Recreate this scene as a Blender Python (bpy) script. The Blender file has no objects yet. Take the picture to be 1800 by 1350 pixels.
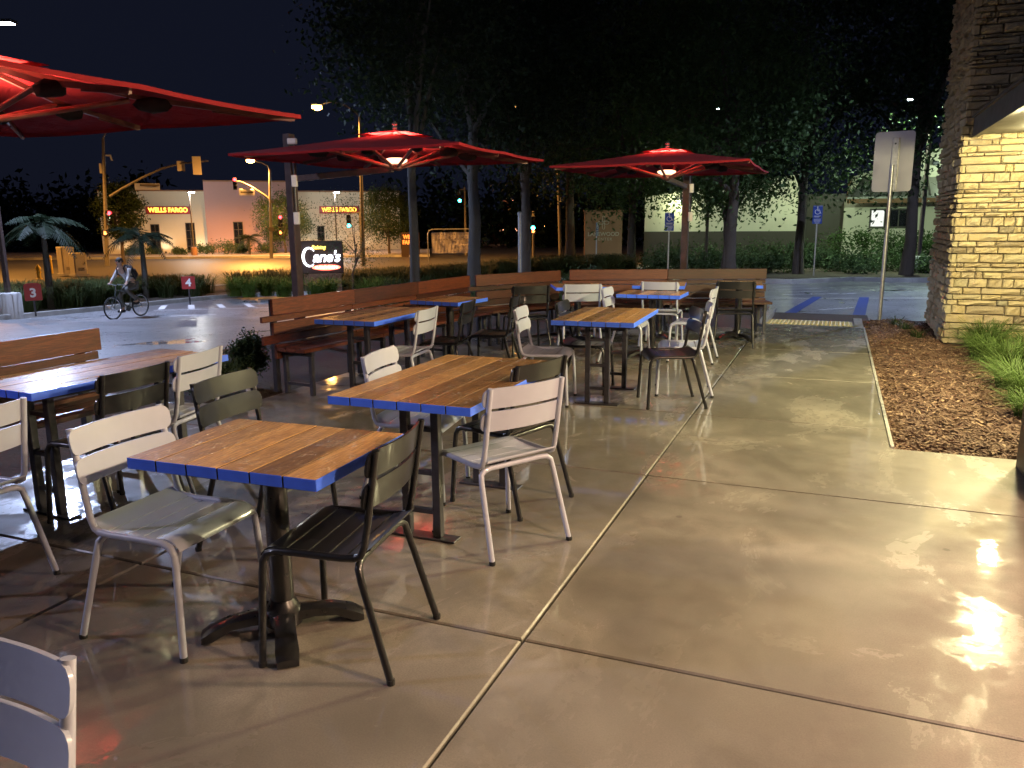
import bpy, math, random
import numpy as np
from mathutils import Vector, Matrix, Euler

SC = bpy.context.scene
COL = SC.collection
R = math.radians
RNG = random.Random(7)

# ------------------------------------------------------------------ camera
EYE = 1.54
YAW = R(22.1)
PITCH = math.atan((675 - 391.7) / 1390.0)
ROLL = R(0.45)
_f0 = Vector((-math.sin(YAW), math.cos(YAW), 0))
_r0 = Vector((math.cos(YAW), math.sin(YAW), 0))
_fw = _f0 * math.cos(PITCH) + Vector((0, 0, -math.sin(PITCH)))
_up = Vector((0, 0, math.cos(PITCH))) + _f0 * math.sin(PITCH)
_rt = _r0 * math.cos(ROLL) - _up * math.sin(ROLL)
_u = _up * math.cos(ROLL) + _r0 * math.sin(ROLL)
cam_data = bpy.data.cameras.new("camera")
cam = bpy.data.objects.new("camera", cam_data)
COL.objects.link(cam)
m3 = Matrix((_rt, _u, -_fw)).transposed()
cam.matrix_world = Matrix.Translation((0, 0, EYE)) @ m3.to_4x4()
cam_data.sensor_width = 36.0
cam_data.lens = 36.0 * 1390 / 1800
cam_data.clip_start = 0.05
cam_data.clip_end = 2000
SC.camera = cam

# ------------------------------------------------------------------ night sky, exposure
world = bpy.data.worlds.new("World")
SC.world = world
world.use_nodes = True
wn = world.node_tree
bg = wn.nodes["Background"]
sky = wn.nodes.new("ShaderNodeTexSky")
sky.sky_type = 'NISHITA'
sky.sun_disc = False
sky.sun_elevation = R(-7)
sky.sun_rotation = R(-120)
mixw = wn.nodes.new("ShaderNodeMix")
mixw.data_type = 'RGBA'
mixw.blend_type = 'ADD'
mixw.inputs[0].default_value = 1.0
wn.links.new(sky.outputs[0], mixw.inputs[6])
mixw.inputs[7].default_value = (0.030, 0.038, 0.082, 1)     # city glow of the night sky
wn.links.new(mixw.outputs[2], bg.inputs[0])
bg.inputs[1].default_value = 0.10
SC.view_settings.view_transform = 'Standard'
SC.view_settings.look = 'None'
SC.view_settings.exposure = 0.8
SC.view_settings.gamma = 1.0
SC.view_settings.use_curve_mapping = False
SC.render.engine = 'CYCLES'
SC.cycles.use_denoising = True
try:
    SC.cycles.denoiser = 'OPENIMAGEDENOISE'
except Exception:
    pass
SC.cycles.sample_clamp_indirect = 4.0
SC.cycles.max_bounces = 5
SC.cycles.diffuse_bounces = 3
SC.cycles.glossy_bounces = 3
SC.cycles.transmission_bounces = 3
SC.cycles.use_adaptive_sampling = True
SC.cycles.adaptive_threshold = 0.03
SC.cycles.adaptive_min_samples = 12
SC.cycles.use_light_tree = True

# colours of the lamps
COOL = (0.52, 0.64, 1.0)
SODIUM = (1.0, 0.42, 0.08)
WARM = (1.0, 0.88, 0.47)
AMBER = (1.0, 0.66, 0.43)
GOLD = (1.0, 0.88, 0.42)
LAVENDER = (0.72, 0.70, 1.0)
EMBER = (1.0, 0.55, 0.34)


def lamp(parent, loc, power, color, radius=0.08, spot=None, aim=None, blend=0.6):
    """the light of a lamp that stands in the scene: parented to its fixture"""
    ld = bpy.data.lights.new("light", 'SPOT' if spot else 'POINT')
    ld.energy = power
    ld.color = color
    ld.shadow_soft_size = radius
    if spot:
        ld.spot_size = R(spot)
        ld.spot_blend = blend
    o = bpy.data.objects.new("light", ld)
    COL.objects.link(o)
    o.parent = parent
    o.location = loc
    if spot:
        d = Vector(aim if aim else (0, 0, -1)).normalized()
        o.rotation_euler = d.to_track_quat('-Z', 'Y').to_euler()
    return o


# ------------------------------------------------------------------ helpers
def at(px, py, depth):
    """world point seen at photo pixel (px,py), depth metres ahead"""
    d = _fw + _rt * ((px - 900) / 1390.0) - _u * ((py - 675) / 1390.0)
    t = depth / d.dot(_f0)
    return Vector((0, 0, EYE)) + d * t


def lerp(tab, x):
    if x <= tab[0][0]:
        return tab[0][1]
    for (a, b), (c, d) in zip(tab, tab[1:]):
        if x <= c:
            return b + (d - b) * (x - a) / (c - a)
    return tab[-1][1]


_TL = [(0, -.15), (8.5, -.15), (23, -1.1), (32, -1.27), (45, -1.45), (75, -1.5), (900, -1.5)]
_TR = [(0, -.15), (13, -.15), (30, -.6), (60, -1.2), (75, -1.5), (900, -1.5)]


def terr(x, y):
    lat = x * math.cos(YAW) + y * math.sin(YAW)
    d = -x * math.sin(YAW) + y * math.cos(YAW)
    u = lat / max(d, 8.0)
    t = min(1, max(0, (u + .2) / .3))
    t = t * t * (3 - 2 * t)
    return lerp(_TL, d) * (1 - t) + lerp(_TR, d) * t


def onground(px, depth, off=0.0):
    p = at(px, 600, depth)
    return Vector((p.x, p.y, terr(p.x, p.y) + off))


class MB:
    def __init__(self):
        self.v = []
        self.f = []
        self.m = []

    def add(self, vs, fs, mi=0):
        o = len(self.v)
        self.v += [tuple(a) for a in vs]
        self.f += [tuple(i + o for i in f) for f in fs]
        if isinstance(mi, int):
            self.m += [mi] * len(fs)
        else:
            self.m += list(mi)
        return self

    def box(self, c, s, rot=None, mi=0, bev=0.0):
        x, y, z = s[0] / 2, s[1] / 2, s[2] / 2
        if bev > 0:
            b = min(bev, x * .9, y * .9, z * .9)
            vs = []
            for sx in (-1, 1):
                for sy in (-1, 1):
                    for sz in (-1, 1):
                        vs += [(sx * x, sy * (y - b), sz * (z - b)), (sx * (x - b), sy * y, sz * (z - b)), (sx * (x - b), sy * (y - b), sz * z)]

            def i(sx, sy, sz, k):
                return ((sx > 0) * 4 + (sy > 0) * 2 + (sz > 0)) * 3 + k
            fs = []
            for s_ in (-1, 1):
                q = [i(s_, -1, -1, 0), i(s_, 1, -1, 0), i(s_, 1, 1, 0), i(s_, -1, 1, 0)]
                fs.append(q if s_ > 0 else q[::-1])
                q = [i(-1, s_, -1, 1), i(1, s_, -1, 1), i(1, s_, 1, 1), i(-1, s_, 1, 1)]
                fs.append(q[::-1] if s_ > 0 else q)
                q = [i(-1, -1, s_, 2), i(1, -1, s_, 2), i(1, 1, s_, 2), i(-1, 1, s_, 2)]
                fs.append(q if s_ > 0 else q[::-1])
            for a in (-1, 1):
                for b_ in (-1, 1):
                    fs.append([i(a, b_, -1, 0), i(a, b_, -1, 1), i(a, b_, 1, 1), i(a, b_, 1, 0)])
                    fs.append([i(a, -1, b_, 0), i(a, -1, b_, 2), i(a, 1, b_, 2), i(a, 1, b_, 0)])
                    fs.append([i(-1, a, b_, 1), i(-1, a, b_, 2), i(1, a, b_, 2), i(1, a, b_, 1)])
                    for c_ in (-1, 1):
                        fs.append([i(a, b_, c_, 0), i(a, b_, c_, 1), i(a, b_, c_, 2)])
        else:
            vs = [(sx * x, sy * y, sz * z) for sx in (-1, 1) for sy in (-1, 1) for sz in (-1, 1)]
            fs = [(0, 1, 3, 2), (4, 6, 7, 5), (0, 4, 5, 1), (2, 3, 7, 6), (0, 2, 6, 4), (1, 5, 7, 3)]
        if rot is not None:
            M = rot if isinstance(rot, Matrix) else Euler(rot).to_matrix()
            vs = [M @ Vector(p) for p in vs]
        vs = [(p[0] + c[0], p[1] + c[1], p[2] + c[2]) for p in vs]
        return self.add(vs, fs, mi)

    def bar(self, a, b, w, h=None, mi=0, bev=0.0, up=(0, 0, 1)):
        """rectangular bar from a to b"""
        a, b = Vector(a), Vector(b)
        h = w if h is None else h
        d = b - a
        L = d.length
        x = d.normalized()
        z = Vector(up)
        if abs(x.dot(z)) > .98:
            z = Vector((0, 1, 0))
        y = z.cross(x).normalized()
        z = x.cross(y)
        M = Matrix((x, y, z)).transposed()
        return self.box((a + b) / 2, (L, w, h), M, mi, bev)

    def tube(self, pts, r, n=8, mi=0, cap=True):
        pts = [Vector(p) for p in pts]
        rs = r if isinstance(r, (list, tuple)) else [r] * len(pts)
        rings = []
        ref = None
        for k, p in enumerate(pts):
            t = (pts[min(k + 1, len(pts) - 1)] - pts[max(k - 1, 0)]).normalized()
            if ref is None:
                ref = Vector((0, 0, 1)) if abs(t.z) < .9 else Vector((1, 0, 0))
            a = (ref - t * ref.dot(t)).normalized()
            ref = a
            b = t.cross(a)
            rings.append([p + (a * math.cos(2 * math.pi * i / n) + b * math.sin(2 * math.pi * i / n)) * rs[k] for i in range(n)])
        vs = [q for rg in rings for q in rg]
        fs = []
        for k in range(len(pts) - 1):
            for i in range(n):
                j = (i + 1) % n
                fs.append((k * n + i, k * n + j, (k + 1) * n + j, (k + 1) * n + i))
        if cap:
            fs.append(tuple(range(n))[::-1])
            fs.append(tuple((len(pts) - 1) * n + i for i in range(n)))
        return self.add(vs, fs, mi)

    def lathe(self, c, prof, n=16, mi=0, axis='z'):
        vs, fs = [], []
        for (r, z) in prof:
            for i in range(n):
                a = 2 * math.pi * i / n
                p = (r * math.cos(a), r * math.sin(a), z)
                if axis == 'x':
                    p = (p[2], p[0], p[1])
                elif axis == 'y':
                    p = (p[1], p[2], p[0])
                vs.append((p[0] + c[0], p[1] + c[1], p[2] + c[2]))
        for k in range(len(prof) - 1):
            for i in range(n):
                j = (i + 1) % n
                fs.append((k * n + i, k * n + j, (k + 1) * n + j, (k + 1) * n + i))
        fs.append(tuple(range(n))[::-1])
        fs.append(tuple((len(prof) - 1) * n + i for i in range(n)))
        return self.add(vs, fs, mi)

    def prism(self, poly, z0, z1, mi=0):
        """extrude an xy polygon"""
        n = len(poly)
        vs = [(x, y, z0) for x, y in poly] + [(x, y, z1) for x, y in poly]
        fs = [tuple(range(n))[::-1], tuple(range(n, 2 * n))]
        fs += [(i, (i + 1) % n, n + (i + 1) % n, n + i) for i in range(n)]
        return self.add(vs, fs, mi)

    def mesh(self, name, mats, smooth=False):
        me = bpy.data.meshes.new(name)
        me.from_pydata(self.v, [], self.f)
        for mt in (mats if isinstance(mats, (list, tuple)) else [mats]):
            me.materials.append(mt)
        if self.m and max(self.m) > 0:
            me.polygons.foreach_set("material_index", self.m)
        if smooth:
            me.polygons.foreach_set("use_smooth", [True] * len(me.polygons))
            try:
                me.set_sharp_from_angle(angle=R(42))
            except Exception:
                pass
        me.update()
        return me

    def build(self, name, mats, parent=None, loc=None, rz=0, smooth=False):
        return place(self.mesh(name, mats, smooth), name, parent, loc, rz)


def place(me, name, parent=None, loc=None, rz=0):
    o = bpy.data.objects.new(name, me)
    COL.objects.link(o)
    if parent is not None:
        o.parent = parent
        KIDS.setdefault(parent.name, []).append(o)
    if loc is not None:
        o.location = loc
    if rz:
        o.rotation_euler = (0, 0, rz)
    return o


KIDS = {}


def tag(o, label=None, cat=None, group=None, kind=None):
    if label:
        o["label"] = label
    if cat:
        o["category"] = cat
    if group:
        o["group"] = group
    if kind:
        o["kind"] = kind
    return o


def empty(name, loc=(0, 0, 0), rz=0, **kw):
    o = bpy.data.objects.new(name, None)
    COL.objects.link(o)
    o.location = loc
    o.rotation_euler = (0, 0, rz)
    o.empty_display_size = .1
    return tag(o, **kw)


def copy_tree(o, parent=None):
    c = o.copy()
    COL.objects.link(c)
    c.parent = parent
    if parent is not None:
        KIDS.setdefault(parent.name, []).append(c)
    for ch in list(KIDS.get(o.name, [])):
        copy_tree(ch, c)
    return c


# ------------------------------------------------------------------ materials
class NT:
    def __init__(self, name):
        self.mat = bpy.data.materials.new(name)
        self.mat.use_nodes = True
        self.t = self.mat.node_tree
        self.b = self.t.nodes["Principled BSDF"]

    def n(self, typ, **kw):
        x = self.t.nodes.new(typ)
        for k, v in kw.items():
            setattr(x, k, v)
        return x

    def l(self, a, b):
        self.t.links.new(a, b)

    def coords(self, scale=(1, 1, 1), space='world', rot=(0, 0, 0)):
        mp = self.n("ShaderNodeMapping")
        mp.inputs['Scale'].default_value = scale
        mp.inputs['Rotation'].default_value = rot
        if space == 'world':
            g = self.n("ShaderNodeNewGeometry")
            self.l(g.outputs['Position'], mp.inputs[0])
        else:
            g = self.n("ShaderNodeTexCoord")
            self.l(g.outputs['Object'], mp.inputs[0])
        return mp.outputs[0]

    def noise(self, vec, scale, detail=4, rough=.55, dist=0.0):
        x = self.n("ShaderNodeTexNoise")
        x.inputs['Scale'].default_value = scale
        x.inputs['Detail'].default_value = detail
        x.inputs['Roughness'].default_value = rough
        x.inputs['Distortion'].default_value = dist
        if vec is not None:
            self.l(vec, x.inputs['Vector'])
        return x.outputs[0]

    def ramp(self, fac, stops, mode='LINEAR'):
        r = self.n("ShaderNodeValToRGB")
        r.color_ramp.interpolation = mode
        e = r.color_ramp.elements
        while len(e) < len(stops):
            e.new(0.5)
        for k, (p, c) in enumerate(stops):
            e[k].position = p
            e[k].color = c if len(c) == 4 else (*c, 1)
        self.l(fac, r.inputs[0])
        return r.outputs[0]

    def mix(self, fac, a, b, mode='MIX'):
        x = self.n("ShaderNodeMix", data_type='RGBA', blend_type=mode)
        for s, v in ((x.inputs[0], fac), (x.inputs[6], a), (x.inputs[7], b)):
            if hasattr(v, 'is_output') or isinstance(v, bpy.types.NodeSocket):
                self.l(v, s)
            elif isinstance(v, (int, float)):
                s.default_value = v
            else:
                s.default_value = (*v, 1) if len(v) == 3 else v
        return x.outputs[2]

    def math(self, op, a, b=0.0, clamp=False):
        x = self.n("ShaderNodeMath", operation=op, use_clamp=clamp)
        for s, v in ((x.inputs[0], a), (x.inputs[1], b)):
            if isinstance(v, bpy.types.NodeSocket):
                self.l(v, s)
            else:
                s.default_value = v
        return x.outputs[0]

    def bump(self, h, strength=.3, dist=.01):
        x = self.n("ShaderNodeBump")
        x.inputs['Strength'].default_value = strength
        x.inputs['Distance'].default_value = dist
        self.l(h, x.inputs['Height'])
        return x.outputs[0]

    def rand(self):
        return self.n("ShaderNodeObjectInfo").outputs['Random']


def plain(name, col, rough=.5, metal=0.0, var=.12, scale=30, bump=0.0, coat=0.0, spec=.5, rvar=.08):
    t = NT(name)
    v = t.coords(space='object')
    nz = t.noise(v, scale, 5)
    lo = tuple(c * (1 - var) for c in col)
    hi = tuple(min(1, c * (1 + var)) for c in col)
    t.l(t.ramp(nz, [(.3, lo), (.7, hi)]), t.b.inputs['Base Color'])
    t.l(t.ramp(nz, [(.25, (max(0, rough - rvar),) * 3), (.75, (min(1, rough + rvar),) * 3)]), t.b.inputs['Roughness'])
    t.b.inputs['Metallic'].default_value = metal
    t.b.inputs['Specular IOR Level'].default_value = spec
    if coat:
        t.b.inputs['Coat Weight'].default_value = coat
        t.b.inputs['Coat Roughness'].default_value = .09
    if bump:
        t.l(t.bump(nz, bump, .004), t.b.inputs['Normal'])
    return t.mat


def glow(name, col, strength):
    t = NT(name)
    t.b.inputs['Base Color'].default_value = (*[c * .4 for c in col], 1)
    t.b.inputs['Emission Color'].default_value = (*col, 1)
    t.b.inputs['Emission Strength'].default_value = strength
    return t.mat


def wet_concrete(name, base, tint, wet=.5, scale=1.0, slabvar=.08):
    """damp concrete with a patchy water film, puddle-thin and glossy where it stands"""
    t = NT(name)
    w = t.coords()
    fine = t.noise(w, 150, 6, .75)
    mott = t.noise(w, 5.5, 7, .62, .4)
    big = t.noise(w, .62 * scale, 3, .5, .6)
    c0 = t.mix(t.ramp(mott, [(.36, (0, 0, 0)), (.62, (1, 1, 1))]), tuple(b * .90 for b in base), tint)
    c1 = t.mix(t.ramp(fine, [(.40, (.5,) * 3), (.58, (0, 0, 0))]), c0, tuple(b * .55 for b in base))
    # damp patches soak the slab darker
    damp = t.ramp(t.math('ADD', big, t.math('MULTIPLY', mott, .22)), [(.56, (0, 0, 0)), (.655, (1, 1, 1))])
    c2 = t.mix(t.math('MULTIPLY', damp, .62), c1, tuple(b * .46 for b in base))
    # gum spots and old stains
    vo = t.n("ShaderNodeTexVoronoi")
    vo.inputs['Scale'].default_value = 2.3
    t.l(t.coords(), vo.inputs['Vector'])
    gum = t.ramp(vo.outputs['Distance'], [(.030, (1, 1, 1)), (.045, (0, 0, 0))])
    c2 = t.mix(t.math('MULTIPLY', gum, .6), c2, tuple(b * .3 for b in base))
    stn = t.noise(t.coords((1, .6, 1)), 2.6, 8, .75, 1.2)
    c2 = t.mix(t.ramp(stn, [(.56, (0, 0, 0)), (.66, (.28,) * 3)]), c2, tuple(b * .5 for b in base))
    rnd = t.ramp(t.rand(), [(0, (1 - slabvar,) * 3), (1, (1 + slabvar * .3,) * 3)])
    c3 = t.mix(1.0, c2, rnd, 'MULTIPLY')
    t.l(c3, t.b.inputs['Base Color'])
    t.b.inputs['Roughness'].default_value = .62
    # film of water, sharply bounded where it stands
    st = t.coords((1.0, .55, 1.0))
    film = t.noise(st, 1.5 * scale, 7, .68, .7)
    fleck = t.noise(w, 21, 3, .5, .5)
    film = t.math('ADD', film, t.ramp(fleck, [(.60, (0, 0, 0)), (.66, (.16,) * 3)]))
    lo = .62 - .20 * wet
    fm = t.ramp(film, [(lo, (.5,) * 3), (lo + .045, (1, 1, 1))])
    fk = t.ramp(film, [(lo, (0, 0, 0)), (lo + .045, (1, 1, 1))])
    t.l(fm, t.b.inputs['Coat Weight'])
    rr = t.noise(w, 4.3, 4, .7, .3)
    t.l(t.mix(fk, (.30, .30, .30), t.ramp(rr, [(.40, (.012,) * 3), (.55, (.045,) * 3), (.68, (.15,) * 3)])), t.b.inputs['Coat Roughness'])
    t.b.inputs['Coat IOR'].default_value = 1.46
    rip = t.noise(w, 46, 3, .6)
    rip2 = t.noise(w, 8, 2, .5)
    hh = t.math('ADD', t.math('MULTIPLY', rip, .22), rip2)
    t.l(t.bump(hh, .024, .02), t.b.inputs['Coat Normal'])
    rb = t.noise(w, 6.0, 5, .6)
    t.l(t.ramp(rb, [(.35, (.40,) * 3), (.65, (.58,) * 3)]), t.b.inputs['Roughness'])
    t.l(t.bump(fine, .22, .004), t.b.inputs['Normal'])
    return t.mat


def wood(name, base, dark, wet=.5, axis='y', film=1.0):
    t = NT(name)
    sc = {'y': (1, .09, 1), 'x': (.09, 1, 1)}[axis]
    tc = t.n("ShaderNodeTexCoord")
    add = t.n("ShaderNodeVectorMath", operation='ADD')
    cmb = t.n("ShaderNodeCombineXYZ")
    rnd = t.rand()
    t.l(t.math('MULTIPLY', rnd, 17.0), cmb.inputs[0])
    t.l(t.math('MULTIPLY', rnd, 9.0), cmb.inputs[1])
    t.l(t.math('MULTIPLY', rnd, 5.0), cmb.inputs[2])
    t.l(tc.outputs['Object'], add.inputs[0])
    t.l(cmb.outputs[0], add.inputs[1])
    mp = t.n("ShaderNodeMapping")
    mp.inputs['Scale'].default_value = sc
    t.l(add.outputs[0], mp.inputs[0])
    g = t.noise(mp.outputs[0], 26, 7, .68, 1.2)
    g2 = t.noise(mp.outputs[0], 130, 3, .6)
    knots = t.noise(add.outputs[0], 7, 2, .5)
    c = t.ramp(g, [(.30, dark), (.52, base), (.74, tuple(min(1, b * 1.28) for b in base))])
    c = t.mix(t.ramp(g2, [(.42, (.55,) * 3), (.6, (0, 0, 0))]), c, tuple(d * .7 for d in dark))
    c = t.mix(t.ramp(knots, [(.70, (0, 0, 0)), (.78, (.8,) * 3)]), c, tuple(d * .45 for d in dark))
    tone = t.ramp(rnd, [(0, (.42, .39, .36)), (.22, (1.05, 1.02, .98)), (.42, (.62, .59, .56)), (.6, (.92, .9, .86)), (.8, (1.2, 1.17, 1.1))], 'CONSTANT')
    c = t.mix(1.0, c, tone, 'MULTIPLY')
    t.l(c, t.b.inputs['Base Color'])
    t.b.inputs['Roughness'].default_value = .5
    # beads of rain
    vo = t.n("ShaderNodeTexVoronoi")
    vo.inputs['Scale'].default_value = 46
    t.l(add.outputs[0], vo.inputs['Vector'])
    bead = t.ramp(vo.outputs['Distance'], [(.12, (1, 1, 1)), (.42, (0, 0, 0))])
    pud = t.noise(tc.outputs['Object'], 9, 3, .6)
    t.l(t.ramp(pud, [(.30, ((.25 + .3 * wet) * film,) * 3), (.6, (min(1, .5 + wet) * film,) * 3)]), t.b.inputs['Coat Weight'])
    t.b.inputs['Coat Roughness'].default_value = .17
    t.b.inputs['Coat IOR'].default_value = 1.4
    t.l(t.bump(t.math('MULTIPLY', bead, t.ramp(pud, [(.40, (0, 0, 0)), (.52, (1, 1, 1))])), min(1.0, .9 * wet + .2), .022), t.b.inputs['Coat Normal'])
    t.l(t.bump(g, .25, .004), t.b.inputs['Normal'])
    return t.mat


def leafmat(name, a, b, trans=.25):
    t = NT(name)
    n_ = t.noise(t.coords(space='object'), 2.2, 3)
    n2 = t.noise(t.coords(space='object'), 31, 2)
    c = t.mix(t.math('MULTIPLY', t.math('ADD', n_, n2), .5), a, b)
    t.l(c, t.b.inputs['Base Color'])
    t.b.inputs['Roughness'].default_value = .6
    t.b.inputs['Specular IOR Level'].default_value = .25
    tr = t.n("ShaderNodeBsdfTranslucent")
    t.l(c, tr.inputs[0])
    mx = t.n("ShaderNodeMixShader")
    mx.inputs[0].default_value = trans
    t.l(t.b.outputs[0], mx.inputs[1])
    t.l(tr.outputs[0], mx.inputs[2])
    out = [x for x in t.t.nodes if x.type == 'OUTPUT_MATERIAL'][0]
    t.l(mx.outputs[0], out.inputs[0])
    return t.mat


def fabric(name, col):
    t = NT(name)
    w = t.coords(space='object')
    n_ = t.noise(w, 3.0, 4)
    c = t.ramp(n_, [(.3, tuple(x * .82 for x in col)), (.7, col)])
    t.l(c, t.b.inputs['Base Color'])
    t.b.inputs['Roughness'].default_value = .8
    t.b.inputs['Specular IOR Level'].default_value = .15
    wv = t.noise(t.coords((1, 1, 1), 'object'), 240, 2)
    wr_ = t.noise(t.coords((1, 1, 2.5), 'object'), 4.5, 4, .55, 1.5)
    t.l(t.bump(t.math('ADD', t.math('MULTIPLY', wv, .05), wr_), .55, .035), t.b.inputs['Normal'])
    tr = t.n("ShaderNodeBsdfTranslucent")
    t.l(c, tr.inputs[0])
    mx = t.n("ShaderNodeMixShader")
    mx.inputs[0].default_value = .09
    t.l(t.b.outputs[0], mx.inputs[1])
    t.l(tr.outputs[0], mx.inputs[2])
    out = [x for x in t.t.nodes if x.type == 'OUTPUT_MATERIAL'][0]
    t.l(mx.outputs[0], out.inputs[0])
    return t.mat


def stonemat(name):
    t = NT(name)
    w = t.coords()
    n1 = t.noise(w, 9, 6, .6, .3)
    n2 = t.noise(w, 55, 5, .65)
    rnd = t.rand()
    tone = t.ramp(rnd, [(0, (.12, .095, .055)), (.18, (.33, .26, .14)), (.40, (.40, .33, .165)), (.52, (.15, .155, .12)), (.62, (.36, .29, .14)), (.80, (.24, .175, .085)), (1, (.44, .375, .215))])
    c = t.mix(t.ramp(n1, [(.35, (.45,) * 3), (.65, (0, 0, 0))]), tone, (.26, .23, .18))
    c = t.mix(t.ramp(n2, [(.35, (.3,) * 3), (.6, (0, 0, 0))]), c, (.50, .40, .22))
    t.l(c, t.b.inputs['Base Color'])
    t.b.inputs['Roughness'].default_value = .78
    t.l(t.bump(t.math('ADD', n1, t.math('MULTIPLY', n2, .4)), .75, .02), t.b.inputs['Normal'])
    return t.mat


def rough_ground(name, a, b, scale=12, bump=.6, rough=.9):
    t = NT(name)
    w = t.coords()
    n1 = t.noise(w, scale, 7, .68)
    n2 = t.noise(w, scale * .13, 4, .55)
    c = t.mix(t.math('MULTIPLY', t.math('ADD', n1, n2), .5), a, b)
    t.l(c, t.b.inputs['Base Color'])
    t.b.inputs['Roughness'].default_value = rough
    t.l(t.bump(n1, bump, .02), t.b.inputs['Normal'])
    return t.mat


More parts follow.
